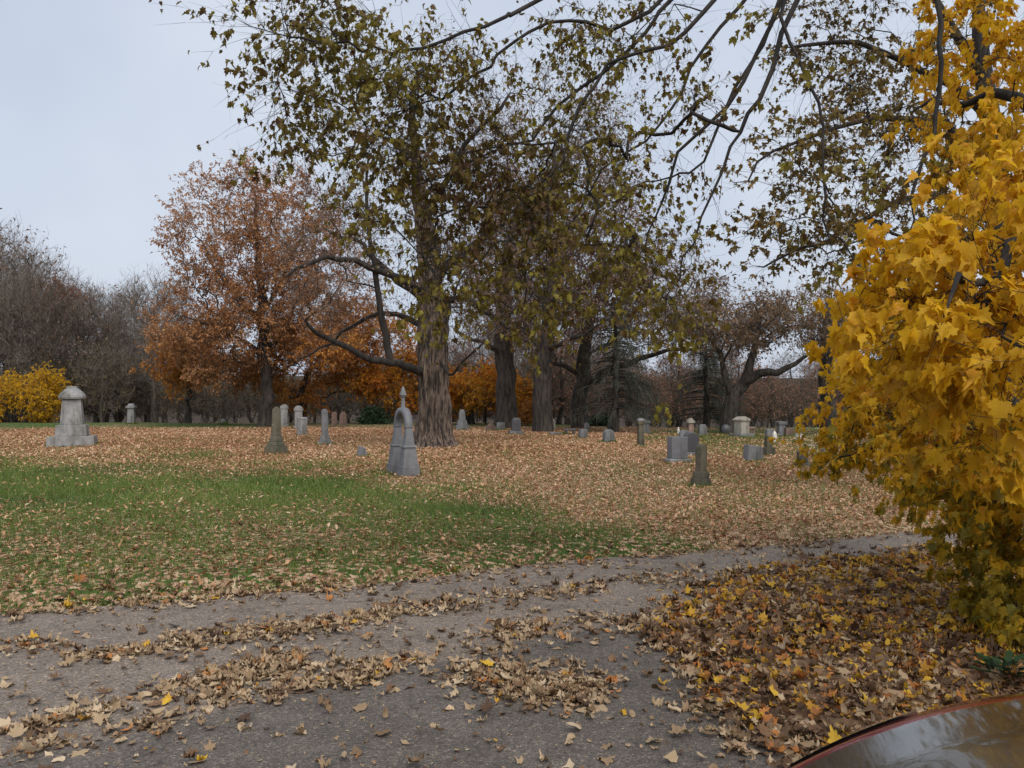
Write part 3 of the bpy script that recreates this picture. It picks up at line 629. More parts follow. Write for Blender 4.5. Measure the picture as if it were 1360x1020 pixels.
limb_w(c2, [(1100, -200, 8.5), (860, 20, 8.3), (760, 30, 8.2), (683, 55, 8), (635, 97, 8), (569, 138, 7.8), (505, 165, 7.6)], [.09, .06, .045, .035, .03, .025, .018, .008])
limb_w(c2, [(1050, -240, 8.5), (723, -4, 8), (670, 22, 7.8), (586, 54, 7.6), (520, 66, 7.4), (458, 57, 7.2), (380, 50, 7.1), (310, 30, 7)], [.09, .055, .045, .038, .03, .025, .02, .014, .007])
limb_w(c1, [(1180, -80, 6.4), (1042, 0, 6.2), (1064, 79, 6.1), (1091, 168, 6), (1093, 265, 5.9), (1113, 326, 5.8), (1192, 390, 5.6)], [.07, .04, .03, .026, .022, .018, .014, .008])
limb_w(c1, [(1290, -120, 6), (1247, 0, 5.8), (1252, 88, 5.7), (1236, 185, 5.6), (1214, 247, 5.5), (1213, 313, 5.4)], [.08, .05, .04, .034, .028, .022, .01])
limb_w(c2, [(1090, -140, 9.5), (1000, -20, 9.3), (940, 60, 9.2), (880, 160, 9), (800, 230, 9), (740, 330, 9), (690, 370, 9)], [.09, .06, .05, .04, .03, .022, .016, .008])
limb_w(c2, [(1080, -140, 8), (960, -20, 7.8), (890, 60, 7.8), (810, 80, 7.7), (754, 176, 7.6), (728, 265, 7.5), (715, 330, 7.5)], [.09, .06, .05, .04, .03, .022, .016, .008])
limb_w(c2, [(1130, -120, 8.8), (1010, 60, 8.6), (930, 210, 8.6), (890, 235, 8.5), (840, 250, 8.5)], [.08, .05, .04, .028, .02, .008])
EL = [(430, 35, 120, 40, 7.4, 26), (390, 115, 60, 45, 7.4, 14), (400, 185, 50, 30, 7.4, 8), (550, 110, 130, 70, 7.8, 40), (520, 200, 90, 60, 7.6, 18), (620, 230, 110, 70, 8, 34),
      (580, 340, 60, 60, 7.6, 14), (490, 290, 24, 22, 7.0, 6), (700, 290, 100, 90, 8, 38), (780, 190, 100, 90, 8.2, 34), (830, 330, 70, 70, 8, 18), (800, 50, 130, 50, 8.4, 26), (930, 130, 50, 70, 7.8, 12),
      (720, 395, 80, 40, 7.6, 16), (600, 400, 50, 35, 7.6, 8), (880, 400, 40, 50, 7.3, 8)]
T = np.concatenate([ell(a_, c_, rx, ry, d_, .9, n_, .2) for a_, c_, rx, ry, d_, n_ in EL]); sk.grow(T, .12, minatt=4.0)
make_tree('overhanging_maple_tree', 'maple with long arching limbs of olive green leaves hanging over the drive', b, sk, .0042, B_BLK, B_BLK, L_OLV, thr=.017, k1=3, L1=.5, k2=2, L2=.26, rt=.0024, up=-.05,
          nleaf=13500, tmpl=MAPLE, lsize=.055, hang=.8, bear=.65, lvar=.45, big=300, ex=.42)
# olive-brown tree behind the yellow maple
b = tree_base(1330, 14.5); D = 14.5; sk = Skel()
sk.line(trunk_from(b, [(1330, 500, D), (1325, 380, D), (1318, 250, D), (1310, 100, D), (1300, -60, D)]), [.34, .27, .24, .2, .15, .06])
for pts in ([(1318, 250, D), (1250, 170, 14), (1150, 165, 13.6), (1040, 200, 13.3), (975, 250, 13)], [(1322, 300, D), (1240, 260, 14), (1150, 290, 13.5), (1060, 330, 13), (1000, 350, 13)],
            [(1312, 150, D), (1230, 90, 14), (1140, 60, 13.5), (1050, 60, 13.2)], [(1312, 120, D), (1240, 0, 14.5), (1170, -60, 14.5)]):
    limb(sk, pts, [.12, .08, .05, .03, .012][:len(pts)])
T = np.concatenate([ell(1150, 50, 140, 60, 14, 1.8, 60), ell(1100, 200, 110, 70, 13.5, 1.6, 60), ell(1190, 140, 90, 80, 14, 1.6, 50), ell(1075, 310, 90, 55, 13.2, 1.4, 42), ell(1185, 310, 80, 70, 13.8, 1.5, 40), ell(1230, 420, 100, 60, 14, 1.5, 30)])
sk.grow(T, .2, minatt=2.0)
make_tree('olive_brown_tree', 'tree with layered olive brown small leaves rising behind the yellow maple', b, sk, .006, B_BLK, B_BLK, L_OLB, thr=.016, k1=2, L1=.55, k2=3, L2=.3, rt=.0035, up=.02, nleaf=9500, tmpl=MAPLE_S, lsize=.085, hang=.6, bear=.5, ex=.43, flat=.4)
# yellow maple at the right of the drive
b = np.array([4.5, 6.0, Hs(4.5, 6.0) - .05]); sk = Skel()
sk.line([b, b + [0, 0, .9], b + [-.1, -.1, 2.2], b + [-.2, -.1, 4], b + [-.5, 0, 6]], [.2, .16, .14, .1, .04])
q = b + [-.1, -.1, 2.2]
for pts, rr in (([(1400, 330, 4.6), (1320, 360, 3.6), (1240, 400, 3.1)], [.06, .035, .02, .008]), ([(1420, 520, 5.6), (1300, 560, 7), (1180, 590, 8.2), (1100, 610, 8.8)], [.05, .03, .02, .015, .006]),
                ([(1380, 150, 6.2), (1300, 130, 6.6), (1220, 150, 7)], [.07, .05, .035, .012]), ([(1430, 90, 5.4), (1375, 30, 5), (1330, -40, 4.8), (1280, -140, 4.6)], [.09, .06, .05, .04, .015])):
    sk.line(np.concatenate([[q], px_line(pts)]), rr, start=sk.near(q))
YE = [(1290, 60, 70, 60, 7, .8, 15), (1285, 190, 65, 60, 7, .8, 15), (1335, 130, 50, 130, 6.2, .8, 16), (1340, 250, 40, 50, 5, .6, 10), (1330, 330, 50, 35, 3.8, .5, 14), (1275, 410, 80, 35, 3.5, .4, 22), (1330, 470, 45, 50, 3.2, .35, 14), (1190, 470, 65, 38, 5.5, .6, 22),
      (1165, 545, 60, 40, 8.5, 1, 36), (1130, 595, 45, 22, 9, .7, 18), (1265, 570, 75, 50, 6.5, .9, 38), (1340, 580, 45, 50, 4.8, .5, 16), (1265, 640, 55, 26, 7.5, .9, 28), (1335, 670, 45, 40, 6, .6, 30), (1350, 750, 30, 40, 5.8, .4, 20), (1368, 830, 25, 45, 5.4, .35, 14), (1430, 600, 60, 200, 5, 1, 30), (1400, 280, 60, 80, 4.2, .8, 14)]
T = np.concatenate([ell(a_, c_, rx, ry, d_, rd, n_, .2) for a_, c_, rx, ry, d_, rd, n_ in YE]); T[:, 2] = np.maximum(T[:, 2], .25); sk.grow(T, .15, minatt=.5)
def low(pos): return (pos[:, 2] + .35 * rng.normal(size=len(pos)) < .75) | ((rng.random(len(pos)) < .15) & (pos[:, 2] < 1.6))
make_tree('yellow_maple_tree', 'maple thick with golden yellow leaves reaching down to the ground by the car', b, sk, .0035, B_BLK, B_BLK, [(L_YEL, None), (L_YGR, low)], thr=.012, k1=2, L1=.36, k2=2, L2=.2, rt=.0022, up=-.05,
          nleaf=18500, tmpl=MAPLE, lsize=.067, hang=.85, bear=.6, lvar=.5, big=300, ex=.42)

# ------------------------------------------------------------------ monuments
S_LT = stone_mat('granite_light', (0.29, 0.29, 0.295), (0.10, 0.10, 0.085), .62)
S_GR = stone_mat('granite_grey', (0.19, 0.195, 0.205), (0.085, 0.085, 0.075), .55)
S_BL = stone_mat('granite_blue_grey', (0.175, 0.18, 0.195), (0.125, 0.13, 0.135), .4, .6)
S_DK = stone_mat('granite_dark', (0.07, 0.07, 0.078), (0.11, 0.11, 0.11), .4, .4)
S_MO = stone_mat('stone_mossy', (0.12, 0.105, 0.075), (0.05, 0.052, 0.028), .8)
S_BR = stone_mat('stone_brown', (0.17, 0.11, 0.085), (0.09, 0.065, 0.05), .5)
S_WH = stone_mat('marble_white', (0.66, 0.65, 0.61), (0.36, 0.35, 0.31), .35)
S_PK = stone_mat('granite_pink', (0.30, 0.20, 0.17), (0.18, 0.13, 0.11), .4)
S_PA = stone_mat('limestone_pale', (0.37, 0.34, 0.29), (0.16, 0.14, 0.115), .6)
def part_mesh(shape, w0, w1, dp0, dp1, z0, z1, bev):
    bm = bmesh.new(); h = z1 - z0
    def ring(hw, hd, z): return [bm.verts.new((x * hw, y * hd, z)) for x, y in ((-1, -1), (1, -1), (1, 1), (-1, 1))]
    def loft(rs):
        for a, c in zip(rs[:-1], rs[1:]):
            k = len(a)
            for i in range(k): bm.faces.new((a[i], a[(i + 1) % k], c[(i + 1) % k], c[i]))
        bm.faces.new(rs[0][::-1]); bm.faces.new(rs[-1])
    if shape == 'box': loft([ring(w0 / 2, dp0 / 2, z0), ring(w1 / 2, dp1 / 2, z1)])
    elif shape == 'dome':
        rs = []
        for t, k in ((0, 1), (.12, 1.04), (.3, 1.0), (.5, .86), (.68, .66), (.8, .5), (.82, .46), (1, .44)):
            n = 20; rs.append([bm.verts.new((k * w0 / 2 * np.sign(math.cos(a)) * abs(math.cos(a)) ** .6, k * dp0 / 2 * np.sign(math.sin(a)) * abs(math.sin(a)) ** .6, z0 + h * t)) for a in (np.arange(n) + .5) * 2 * math.pi / n])
        loft(rs)
    elif shape in ('tablet', 'gable', 'slant'):
        if shape == 'tablet':
            hs = h - .42 * w1; prof = [(-w0 / 2, 0), (w0 / 2, 0)] + [(w1 / 2 * math.cos(a), hs + .42 * w1 * math.sin(a)) for a in np.linspace(0, math.pi, 13)]
        elif shape == 'gable': sh_ = max(h - .38 * w1, h * .5); prof = [(-w0 / 2, 0), (w0 / 2, 0), (w1 / 2, sh_), (w1 * .12, h), (-w1 * .12, h), (-w1 / 2, sh_)]
        else: prof = [(-w0 / 2, 0), (w0 / 2, 0), (w1 / 2, h * .86), (-w1 / 2, h)]
        loft([[bm.verts.new((x, s_ * dp, z0 + z)) for x, z in prof] for s_, dp in ((-.5, dp0), (.5, dp0))])
    elif shape in ('cyl', 'ball', 'figure'):
        pr = {'cyl': [(0, w0), (1, w1)], 'ball': [(t, w0 * math.sqrt(max(1 - (2 * t - 1) ** 2, .02))) for t in np.linspace(0, 1, 9)],
              'figure': [(0, w0), (.1, w0 * .9), (.35, w0 * .62), (.55, w0 * .75), (.7, w0 * .8), (.78, w0 * .4), (.84, w0 * .45), (.93, w0 * .45), (1, w0 * .15)]}[shape]
        loft([[bm.verts.new((r_ / 2 * math.cos(a), r_ / 2 * dp0 / w0 * math.sin(a), z0 + h * t)) for a in np.arange(16) * math.pi / 8] for t, r_ in pr])
    elif shape == 'roof':                                          # gabled roof slab
        loft([[bm.verts.new((x, s_ * dp0 / 2, z0 + z)) for x, z in ((-w0 / 2, 0), (w0 / 2, 0), (w0 / 2, h * .35), (0, h), (-w0 / 2, h * .35))] for s_ in (-1, 1)])
    bm.normal_update()
    if bev and shape in ('box', 'tablet', 'gable', 'slant', 'roof'):
        bmesh.ops.bevel(bm, geom=bm.edges[:], offset=bev, segments=2, affect='EDGES', profile=.6)
    bmesh.ops.recalc_face_normals(bm, faces=bm.faces[:])
    me = bpy.data.meshes.new('stone'); bm.to_mesh(me); bm.free(); return me
STONES = []
def stone(name, label, px, py, rot, mat, parts, cat='gravestone', lean=0, group=None):
    """parts: (name, shape, z0, z1, width0, width1, depth/width, [material]) measured in photo pixels at that distance"""
    g = ground(px, py); s = g[1] / FPX
    root = thing(name, label, cat, g - [0, 0, .03], math.radians(rot), group); root.rotation_euler.y = math.radians(lean + rng.uniform(-1.6, 1.6)); root.rotation_euler.x = math.radians(rng.uniform(-1.5, 1.5))
    STONES.append((g[0], g[1], parts[0][4] * s / 2, parts[0][4] * parts[0][6] * s / 2, math.radians(rot)))
    for q in parts:
        nm, sh, z0, z1, w0, w1, dr = q[:7]; m = q[7] if len(q) > 7 else mat
        off = .03 if z0 > 0 else 0
        me = part_mesh(sh, w0 * s, w1 * s, w0 * s * dr, w1 * s * dr, z0 * s + off, z1 * s + .03, min(.02, .05 * w0 * s)); me.materials.append(m); link(nm, me, root)
    return root
stone('pedestal_monument', 'large pale granite monument with domed cap on stepped base', 97, 592, 22, S_LT, [('base', 'box', 0, 13, 56, 55, .9), ('plinth', 'box', 13, 28, 38, 36, .95), ('die', 'box', 28, 62, 27, 22, 1), ('cap', 'dome', 62, 79, 31, 31, 1)], 'monument')
stone('column_monument', 'slim pale pillar with square cap on the far lawn crest', 175, 563, 10, S_LT, [('shaft', 'box', 0, 21, 9, 8, 1), ('cap', 'box', 21, 24, 11.5, 11.5, 1), ('finial', 'box', 24, 27, 8, 6, 1)])
stone('marker_stone', 'tiny pale pointed marker on the far crest by the thicket', 297, 564, 10, S_LT, [('slab', 'gable', 0, 8, 7, 5, .4)])
stone('obelisk_stone', 'brown weathered pointed shaft on a rough stepped base', 367, 603, 18, S_MO, [('base', 'box', 0, 11, 29, 28, .85), ('plinth', 'box', 11, 17, 22, 20, .9), ('collar', 'box', 17, 24, 17, 15, .95), ('shaft', 'gable', 24, 63, 13, 10.5, .8)], 'monument')
stone('tablet_stone', 'pale tall round topped tablet under the rust orange oak', 377, 568, 10, S_LT, [('base', 'box', 0, 5, 13, 13, .7), ('tablet', 'box', 5, 25, 9.5, 9, .6), ('cap', 'tablet', 25, 31, 11, 11, .6)])
stone('tablet_stone', 'pale capped stone standing behind the square white block', 397, 570, 14, S_LT, [('base', 'box', 0, 4, 14, 14, .8), ('die', 'box', 4, 24, 10, 10, .8), ('cap', 'tablet', 24, 31, 12, 12, .8)])
stone('block_stone', 'square white stone block with mossy side', 401, 579, 24, S_LT, [('die', 'box', 0, 22, 12, 12, .9), ('cap', 'box', 22, 25, 13, 12, .9)])
stone('column_stone', 'slim grey pillar with rounded top on flared round foot', 432, 591, 14, S_GR, [('base', 'box', 0, 5, 20, 19, .9), ('foot', 'box', 5, 13, 15, 11, .9), ('shaft', 'box', 13, 42, 9, 8, .9), ('cap', 'tablet', 42, 48, 8.5, 8.5, .9)])
stone('brown_stone', 'narrow brown red stone beside the evergreen shrub', 444, 568, 5, S_BR, [('base', 'box', 0, 3, 10, 10, .7), ('die', 'tablet', 3, 21, 7, 7, .6)])
stone('brown_stone', 'wide brown red stone beside the evergreen shrub', 456, 568, 5, S_BR, [('base', 'box', 0, 4, 13, 13, .7), ('die', 'gable', 4, 21, 10, 9, .6)])
stone('wedge_marker', 'small low blue grey wedge marker among tan leaves', 481, 607, 25, S_BL, [('wedge', 'slant', 0, 15, 15, 7, .6)])
# arch monument
g = ground(541, 633); s = g[1] / FPX; A = thing('arch_monument', 'grey granite arch on two tapering piers with a pointed finial', 'monument', g + [-.14, .40, -.03], math.atan2(.66, -.33))
def put(nm, sh, x, z0, z1, w0, w1, parent=A, dr=1.0):
    me = part_mesh(sh, w0, w1, w0 * dr, w1 * dr, z0, z1, .012); me.materials.append(S_BL); return link(nm, me, parent, (x, 0, 0))
for x in (-.34, .34):
    pier = put('pier', 'box', x, 0, .25, .37, .36)
    for nm, a in (('lower_shaft', (.25, .62, .32, .24)), ('collar', (.62, .665, .29, .26)), ('upper_shaft', (.665, 1.02, .2, .13)), ('capital', (1.02, 1.05, .16, .16))):
        me = part_mesh('box', a[2], a[3], a[2], a[3], a[0], a[1], .008); me.materials.append(S_BL); link(nm, me, pier)
me_v = []; NA = 25
for a in np.linspace(0, math.pi, NA):
    for r_, y_ in ((.275, -.07), (.405, -.07), (.405, .07), (.275, .07)): me_v.append((r_ * math.cos(a), y_, 1.05 + r_ * math.sin(a) * .92))
ff = [[4 * i + k, 4 * i + (k + 1) % 4, 4 * i + 4 + (k + 1) % 4, 4 * i + 4 + k] for i in range(NA - 1) for k in range(4)]
link('arch_ring', np_mesh('arch_ring', np.array(me_v), np.array(ff), S_BL), A)
fin = put('finial', 'box', 0, 1.40, 1.62, .085, .06)
me = part_mesh('box', .06, .12, .06, .12, 1.62, 1.68, .006); me.materials.append(S_BL); link('knop', me, fin)
me = part_mesh('box', .12, .03, .12, .03, 1.68, 1.86, .006); me.materials.append(S_BL); link('spire', me, fin)
link('sill', part_mesh('box', .4, .4, .2, .2, 0, .06, .01), A).data.materials.append(S_BL)
stone('stepped_monument', 'grey bell shaped monument beside the small orange maple', 614, 572, 10, S_GR, [('base', 'box', 0, 7, 18, 17, .9), ('plinth', 'box', 7, 14, 14, 11, .9), ('die', 'box', 14, 25, 9, 7.5, .9), ('cap', 'box', 25, 28, 7, 4, .9)], 'monument')
stone('low_stone', 'low rough brown stone at the foot of the straight grey oak', 652, 573, 8, S_BR, [('block', 'gable', 0, 11, 15, 13, .5)])
stone('low_stone', 'low dark block touching the straight grey oak', 665, 572, -8, S_GR, [('block', 'box', 0, 11, 11, 10, .6)])
stone('dark_block_stone', 'dark polished block on pale base between two oak trunks', 685, 578, 12, S_DK, [('base', 'box', 0, 6, 18, 18, .7, S_GR), ('die', 'box', 6, 21, 12, 12, .6), ('cap', 'box', 21, 23, 9, 8, .6)])
stone('flat_marker', 'flat grey ledger beside the dark columnar trunk', 738, 578, 5, S_GR, [('slab', 'box', 0, 4, 16, 15, .8)])
stone('pale_stone', 'narrow pale stone half hidden behind the dark columnar trunk', 734, 572, 5, S_PA, [('die', 'tablet', 0, 16, 7, 7, .5)])
stone('stone_bench', 'low dark bench on two supports near the forked oak', 757, 578, 6, S_DK, [('seat', 'box', 6, 8.5, 17, 17, .4)], 'bench')
bn = bpy.data.objects['stone_bench']; sb_ = ground(757, 578)[1] / FPX
for x in (-5, 5):
    me = part_mesh('box', 3 * sb_, 3 * sb_, 5 * sb_, 5 * sb_, 0, 6 * sb_ + .03, .01); me.materials.append(S_DK); link('leg', me, bn, (x * sb_, 0, 0))
stone('small_block_stone', 'small grey block with rough sides beside the bench', 774, 583, 18, S_GR, [('die', 'box', 0, 13, 10.5, 10, .8)])
stone('pale_stone', 'pale upright stone behind the small rough grey block', 779, 574, 5, S_GR, [('die', 'tablet', 0, 13, 7, 7, .6)])
stone('small_block_stone', 'grey block with slightly domed top by the spruce trunk', 808, 588, 16, S_GR, [('base', 'box', 0, 2.5, 16, 16, .8), ('die', 'tablet', 2.5, 18, 14, 13, .7)])
stone('dark_stone', 'dark capped stone seen behind the domed grey block', 811, 574, 5, S_DK, [('die', 'box', 0, 11, 9, 8, .7), ('cap', 'box', 11, 16, 6, 5, .8)])
stone('column_stone', 'mossy narrow column with wide flat cap', 851, 594, 14, S_MO, [('base', 'box', 0, 4, 12, 11, .9), ('shaft', 'box', 4, 30, 8, 7, .9), ('capital', 'box', 30, 35, 9, 10, .9), ('cap', 'box', 35, 38.5, 9, 6, .9, S_GR)])
stone('dark_stone', 'dark grey block with pale cap behind the mossy column', 856, 577, 8, S_GR, [('base', 'box', 0, 4, 17, 17, .8), ('die', 'box', 4, 15, 11, 11, .8), ('cap', 'roof', 15, 21, 14, 14, .8)])
stone('block_stone', 'smooth blue grey square block on a wide pale base', 899, 615, 20, S_BL, [('base', 'box', 0, 6, 33, 33, .6, S_LT), ('die', 'box', 6, 35, 24, 24, .55)])
stone('dark_tablet_stone', 'polished dark headstone with arched top and carved panel', 917, 606, 14, S_DK, [('base', 'box', 0, 6, 26, 26, .5, S_GR), ('tablet', 'tablet', 6, 32, 20, 21, .4)])
stone('leaning_tablet', 'mossy narrow tablet leaning on a two tier base', 930, 647, 42, S_MO, [('base', 'box', 0, 12, 21, 20, .95), ('plinth', 'box', 12, 21, 17.5, 17, .9), ('tablet', 'tablet', 21, 57, 14.5, 15, .6)], lean=3)
stone('grey_stone', 'grey flat topped stone showing over the dark arched headstone', 909, 588, 8, S_GR, [('die', 'tablet', 0, 17, 15, 15, .5)])
stone('white_statue', 'small white figure standing on the grass', 901, 579, 0, S_WH, [('figure', 'figure', 0, 12, 4.5, 3, .9)], 'statue')
stone('capped_column', 'pink granite column with pale roof shaped cap', 917, 578, 10, S_PK, [('shaft', 'box', 0, 16, 7.5, 6, 1), ('cap', 'roof', 16, 23, 9.5, 9, 1, S_PA)])
stone('dark_stone', 'dark grey shouldered stone near the spruce', 933, 579, 8, S_GR, [('base', 'box', 0, 3, 13, 13, .7), ('die', 'box', 3, 13, 10, 10, .7), ('cap', 'box', 13, 15.5, 8, 7, .7)])
stone('round_stone', 'rounded dark boulder stone at the leaning oak foot', 964, 578, 0, S_DK, [('boulder', 'ball', 0, 15, 13, 13, .7)])
stone('gabled_tomb', 'large pale gabled tomb on a wide dark base', 985, 581, 28, S_PA, [('base', 'box', 0, 5, 25, 25, .9, S_GR), ('die', 'box', 5, 22, 15, 14.5, .95), ('roof', 'roof', 22, 28, 17, 17, 1.0)], 'tomb')
t_ = stone('columned_stone', 'brown stone with open columns beside the gabled tomb', 998, 581, 10, S_PK, [('base', 'box', 0, 2, 10, 10, .6), ('lintel', 'box', 12, 14, 9.5, 9.5, .6)])
sb_ = ground(998, 581)[1] / FPX
for x in (-3.3, 0, 3.3):
    me = part_mesh('cyl', 1.7 * sb_, 1.6 * sb_, 1.7 * sb_, 1.6 * sb_, 2 * sb_ + .02, 12 * sb_ + .035, 0); me.materials.append(S_PK); link('column', me, t_, (x * sb_, 0, 0))
stone('slant_stone', 'wide stained grey stone with sloping top', 1000, 613, 28, S_GR, [('die', 'slant', 0, 23, 29, 25, .35)])
stone('mossy_post', 'mossy pillar with rounded head on a dark block base', 1020, 605, 18, S_MO, [('base', 'box', 0, 11, 15, 14, .9), ('shaft', 'box', 11, 23, 8, 7.5, .9), ('head', 'ball', 21, 29, 7.5, 7.5, 1)])
stone('grey_stone', 'grey square stone just behind the white obelisk', 1022, 586, 8, S_GR, [('die', 'box', 0, 16, 11, 11, .7)])
stone('white_obelisk', 'white marble obelisk beside the mossy pillar', 1028, 589, 14, S_WH, [('base', 'box', 0, 4, 7.5, 7, 1), ('shaft', 'box', 4, 13, 6, 4.5, 1), ('tip', 'box', 13, 17, 4.5, .6, 1)])
stone('column_monument', 'thick grey pillar with flared cap near the wood', 1037, 580, 10, S_GR, [('base', 'box', 0, 4, 13, 12, .9), ('shaft', 'box', 4, 16, 9, 8.5, .9), ('cap', 'box', 16, 20, 11, 13, .9)], 'monument')
stone('dark_stone', 'dark red block beside the thick grey pillar', 1047, 581, 8, S_BR, [('die', 'box', 0, 13, 10, 10, .6)])
stone('white_obelisk', 'white marble marker below the drooping yellow leaves', 1061, 588, 18, S_WH, [('shaft', 'box', 0, 13, 7.5, 6, .9), ('tip', 'box', 13, 17, 6, 1, .9)])
stone('dark_block_stone', 'dark square stone on grey base alone in the grass', 1065, 620, 18, S_DK, [('base', 'box', 0, 5, 15, 15, .8, S_GR), ('die', 'box', 5, 20, 11.5, 11, .8)])
stone('flat_marker', 'flat pale ledger slab near the white marble marker', 1078, 594, 12, S_PA, [('slab', 'box', 0, 3, 17, 17, .7)])
stone('dark_stone', 'dark low stone half hidden by hanging yellow leaves', 1096, 609, 14, S_GR, [('base', 'box', 0, 4, 13, 13, .8), ('die', 'box', 4, 13, 9, 9, .7)])

# ------------------------------------------------------------------ grass and fallen leaves
def on_ground(x, y):
    z = H(x, y); z = np.where(poly_sd(x, y, DRIVE) > 0, .001, z); return np.where(poly_sd(x, y, APRON) > 0, .009, z)
n = 620000
yy = np.sqrt(rng.random(n) * (34 ** 2 - 5 ** 2) + 5 ** 2); xx = (rng.random(n) * 2 - 1) * (.68 * yy + 1.5)
k = (poly_sd(xx, yy, LAWN) > -.05) | (poly_sd(xx, yy, BED) > .25); k &= rng.random(n) > .6 * sstep(.35, .95, litter(xx, yy)); k &= rng.random(n) < np.clip(1.3 - .045 * yy, .12, 1)
k &= ~((poly_sd(xx, yy, BED) > .25) & (rng.random(n) < .8))
xx, yy = xx[k], yy[k]
for sx_, sy_, hw_, hd_, ro_ in STONES + [(-2.3, 17.5, .22, .22, 0)]:
    a = rng.random(260) * 6.283; e = 1 / np.maximum(np.abs(np.cos(a)), np.abs(np.sin(a))); u_ = np.cos(a) * e * (hw_ + .04 * rng.random(260)); v_ = np.sin(a) * e * (hd_ + .04 * rng.random(260))
    xx = np.concatenate([xx, sx_ + u_ * math.cos(ro_) - v_ * math.sin(ro_)]); yy = np.concatenate([yy, sy_ + u_ * math.sin(ro_) + v_ * math.cos(ro_)])
n = len(xx); z = H(xx, yy)
hgt = (.035 + .05 * rng.random(n)) * (.6 + .8 * vnoise(xx, yy, .7, 31)) * (.9 + .02 * yy); a = rng.random(n) * 6.283; lean = rng.normal(0, .5, (n, 2)) * hgt[:, None]; wv = .003 + .00035 * yy
V = np.stack([np.stack([xx - np.cos(a) * wv, yy - np.sin(a) * wv, z - .01], -1), np.stack([xx + np.cos(a) * wv, yy + np.sin(a) * wv, z - .01], -1), np.stack([xx + lean[:, 0], yy + lean[:, 1], z + hgt], -1)], 1)
gr = link('grass', np_mesh('grass', V.reshape(-1, 3), np.arange(3 * n).reshape(-1, 3), GRASS, {'rnd': np.repeat(np.clip(rng.random(n) * .55 + .6 * vnoise(xx, yy, 1.8, 33) - .1, 0, 1), 3)}), kind='stuff')
tag(gr, 'short green lawn grass showing between the fallen leaves', 'grass')
# lawn leaves
n = 480000
yy = np.sqrt(rng.random(n) * (44 ** 2 - 5.5 ** 2) + 5.5 ** 2); xx = (rng.random(n) * 2 - 1) * (.66 * yy + 1.5)
lt = litter(xx, yy); k = (poly_sd(xx, yy, LAWN) > -.1) & (rng.random(n) < lt * .85)
xx, yy = xx[k], yy[k]; n = len(xx); z = H(xx, yy) + .012 + .03 * rng.random(n)
ax = unit(n); ax[:, 2] *= .45; nn = nrm(unit(n) * .55 + np.array([0, 0, 1]))
rnd = np.clip(.5 + .24 * rng.normal(size=n) + .35 * (vnoise(xx, yy, 2.5, 41) - .5) - .16 * sstep(14, 8, yy), 0, 1)
tag(link('lawn_leaves', leaves('lawn_leaves', OVAL, np.stack([xx, yy, z], -1), ax, nn, .07 * (.5 + .8 * rng.random(n)) * (1 + .3 * sstep(12, 24, yy)), rnd, G_PINK, np.zeros(3)), kind='stuff'), 'tan and pinkish fallen leaves strewn over the lawn', 'leaves')
# leaves on the drive, the path and the bed
def band(pts, hw, n):
    w_ = np.array([G0(*p) for p in pts]); t = rng.random(n) * (len(w_) - 1); i = t.astype(int); f = (t - i)[:, None]
    c = w_[i] * (1 - f) + w_[i + 1] * f; tg = nrm(w_[i + 1] - w_[i]); q = c + np.stack([-tg[:, 1], tg[:, 0]], -1) * rng.normal(0, hw, n)[:, None] + rng.normal(0, .05, (n, 2))
    return q[rng.random(n) < np.clip(2.6 * (.6 * vnoise(q[:, 0], q[:, 1], .55, 51) + .4 * vnoise(q[:, 0], q[:, 1], .2, 52)) - .7, .05, .9)]
Q = [band([(-150, 838), (0, 814), (176, 800), (318, 786), (480, 777)], .16, 1500), band([(480, 777), (688, 752), (847, 738), (1050, 724), (1230, 704)], .17, 1300),
     band([(-120, 870), (0, 852), (90, 862)], .09, 260), band([(100, 868), (160, 866), (215, 862)], .07, 260), band([(225, 855), (330, 842), (420, 830), (500, 818)], .13, 900), band([(500, 815), (620, 800), (760, 785), (900, 765), (1100, 738)], .16, 1200),
     band([(-60, 1010), (60, 968), (170, 945), (260, 915), (330, 890), (420, 870)], .14, 1900), band([(0, 990), (159, 968), (318, 930), (480, 898)], .09, 900), band([(470, 895), (560, 875), (640, 850), (720, 832), (870, 828)], .13, 1300),
     band([(560, 880), (640, 890), (720, 915), (800, 925)], .16, 900), band([(640, 870), (690, 900), (760, 930)], .2, 600), band([(873, 850), (917, 876), (940, 930), (1000, 973), (1060, 1005)], .12, 900), band([(873, 828), (905, 800), (960, 775)], .12, 450)]
n = 2200; yy = 2.6 + 8 * rng.random(n); xx = (rng.random(n) * 2 - 1) * (.66 * yy); Q.append(np.stack([xx, yy], -1))
road = np.concatenate(Q); road = road[(road[:, 1] > 1.5)]
n = 52000; by = 1.6 + 9.5 * np.sqrt(rng.random(n)); bx = .5 + rng.random(n) * (.68 * by + 1.0); k = (poly_sd(bx, by, BED) > -.1) & (rng.random(n) < .55 + .45 * (by < 6))
bed = np.stack([bx[k], by[k]], -1)
allq = np.concatenate([road, bed]); isbed = np.arange(len(allq)) >= len(road)
z = on_ground(allq[:, 0], allq[:, 1]) + np.where(isbed, .01 + .04 * rng.random(len(allq)), .004 + .012 * rng.random(len(allq)))
n = len(allq); pos = np.column_stack([allq, z]); ax = unit(n); ax[:, 2] *= np.where(isbed, .4, .2); nn = nrm(unit(n) * np.where(isbed, .5, .28)[:, None] + np.array([0, 0, 1.0]))
sz = (.03 + .065 * rng.random(n) ** 2.2) * np.where(isbed, 1.05, 1.0); rnd = np.clip(.48 + .26 * rng.normal(size=n), 0, 1)
u = rng.random(n); nearby = np.exp(-((allq[:, 0] - 4.2) ** 2 + (allq[:, 1] - 7) ** 2) / 9)
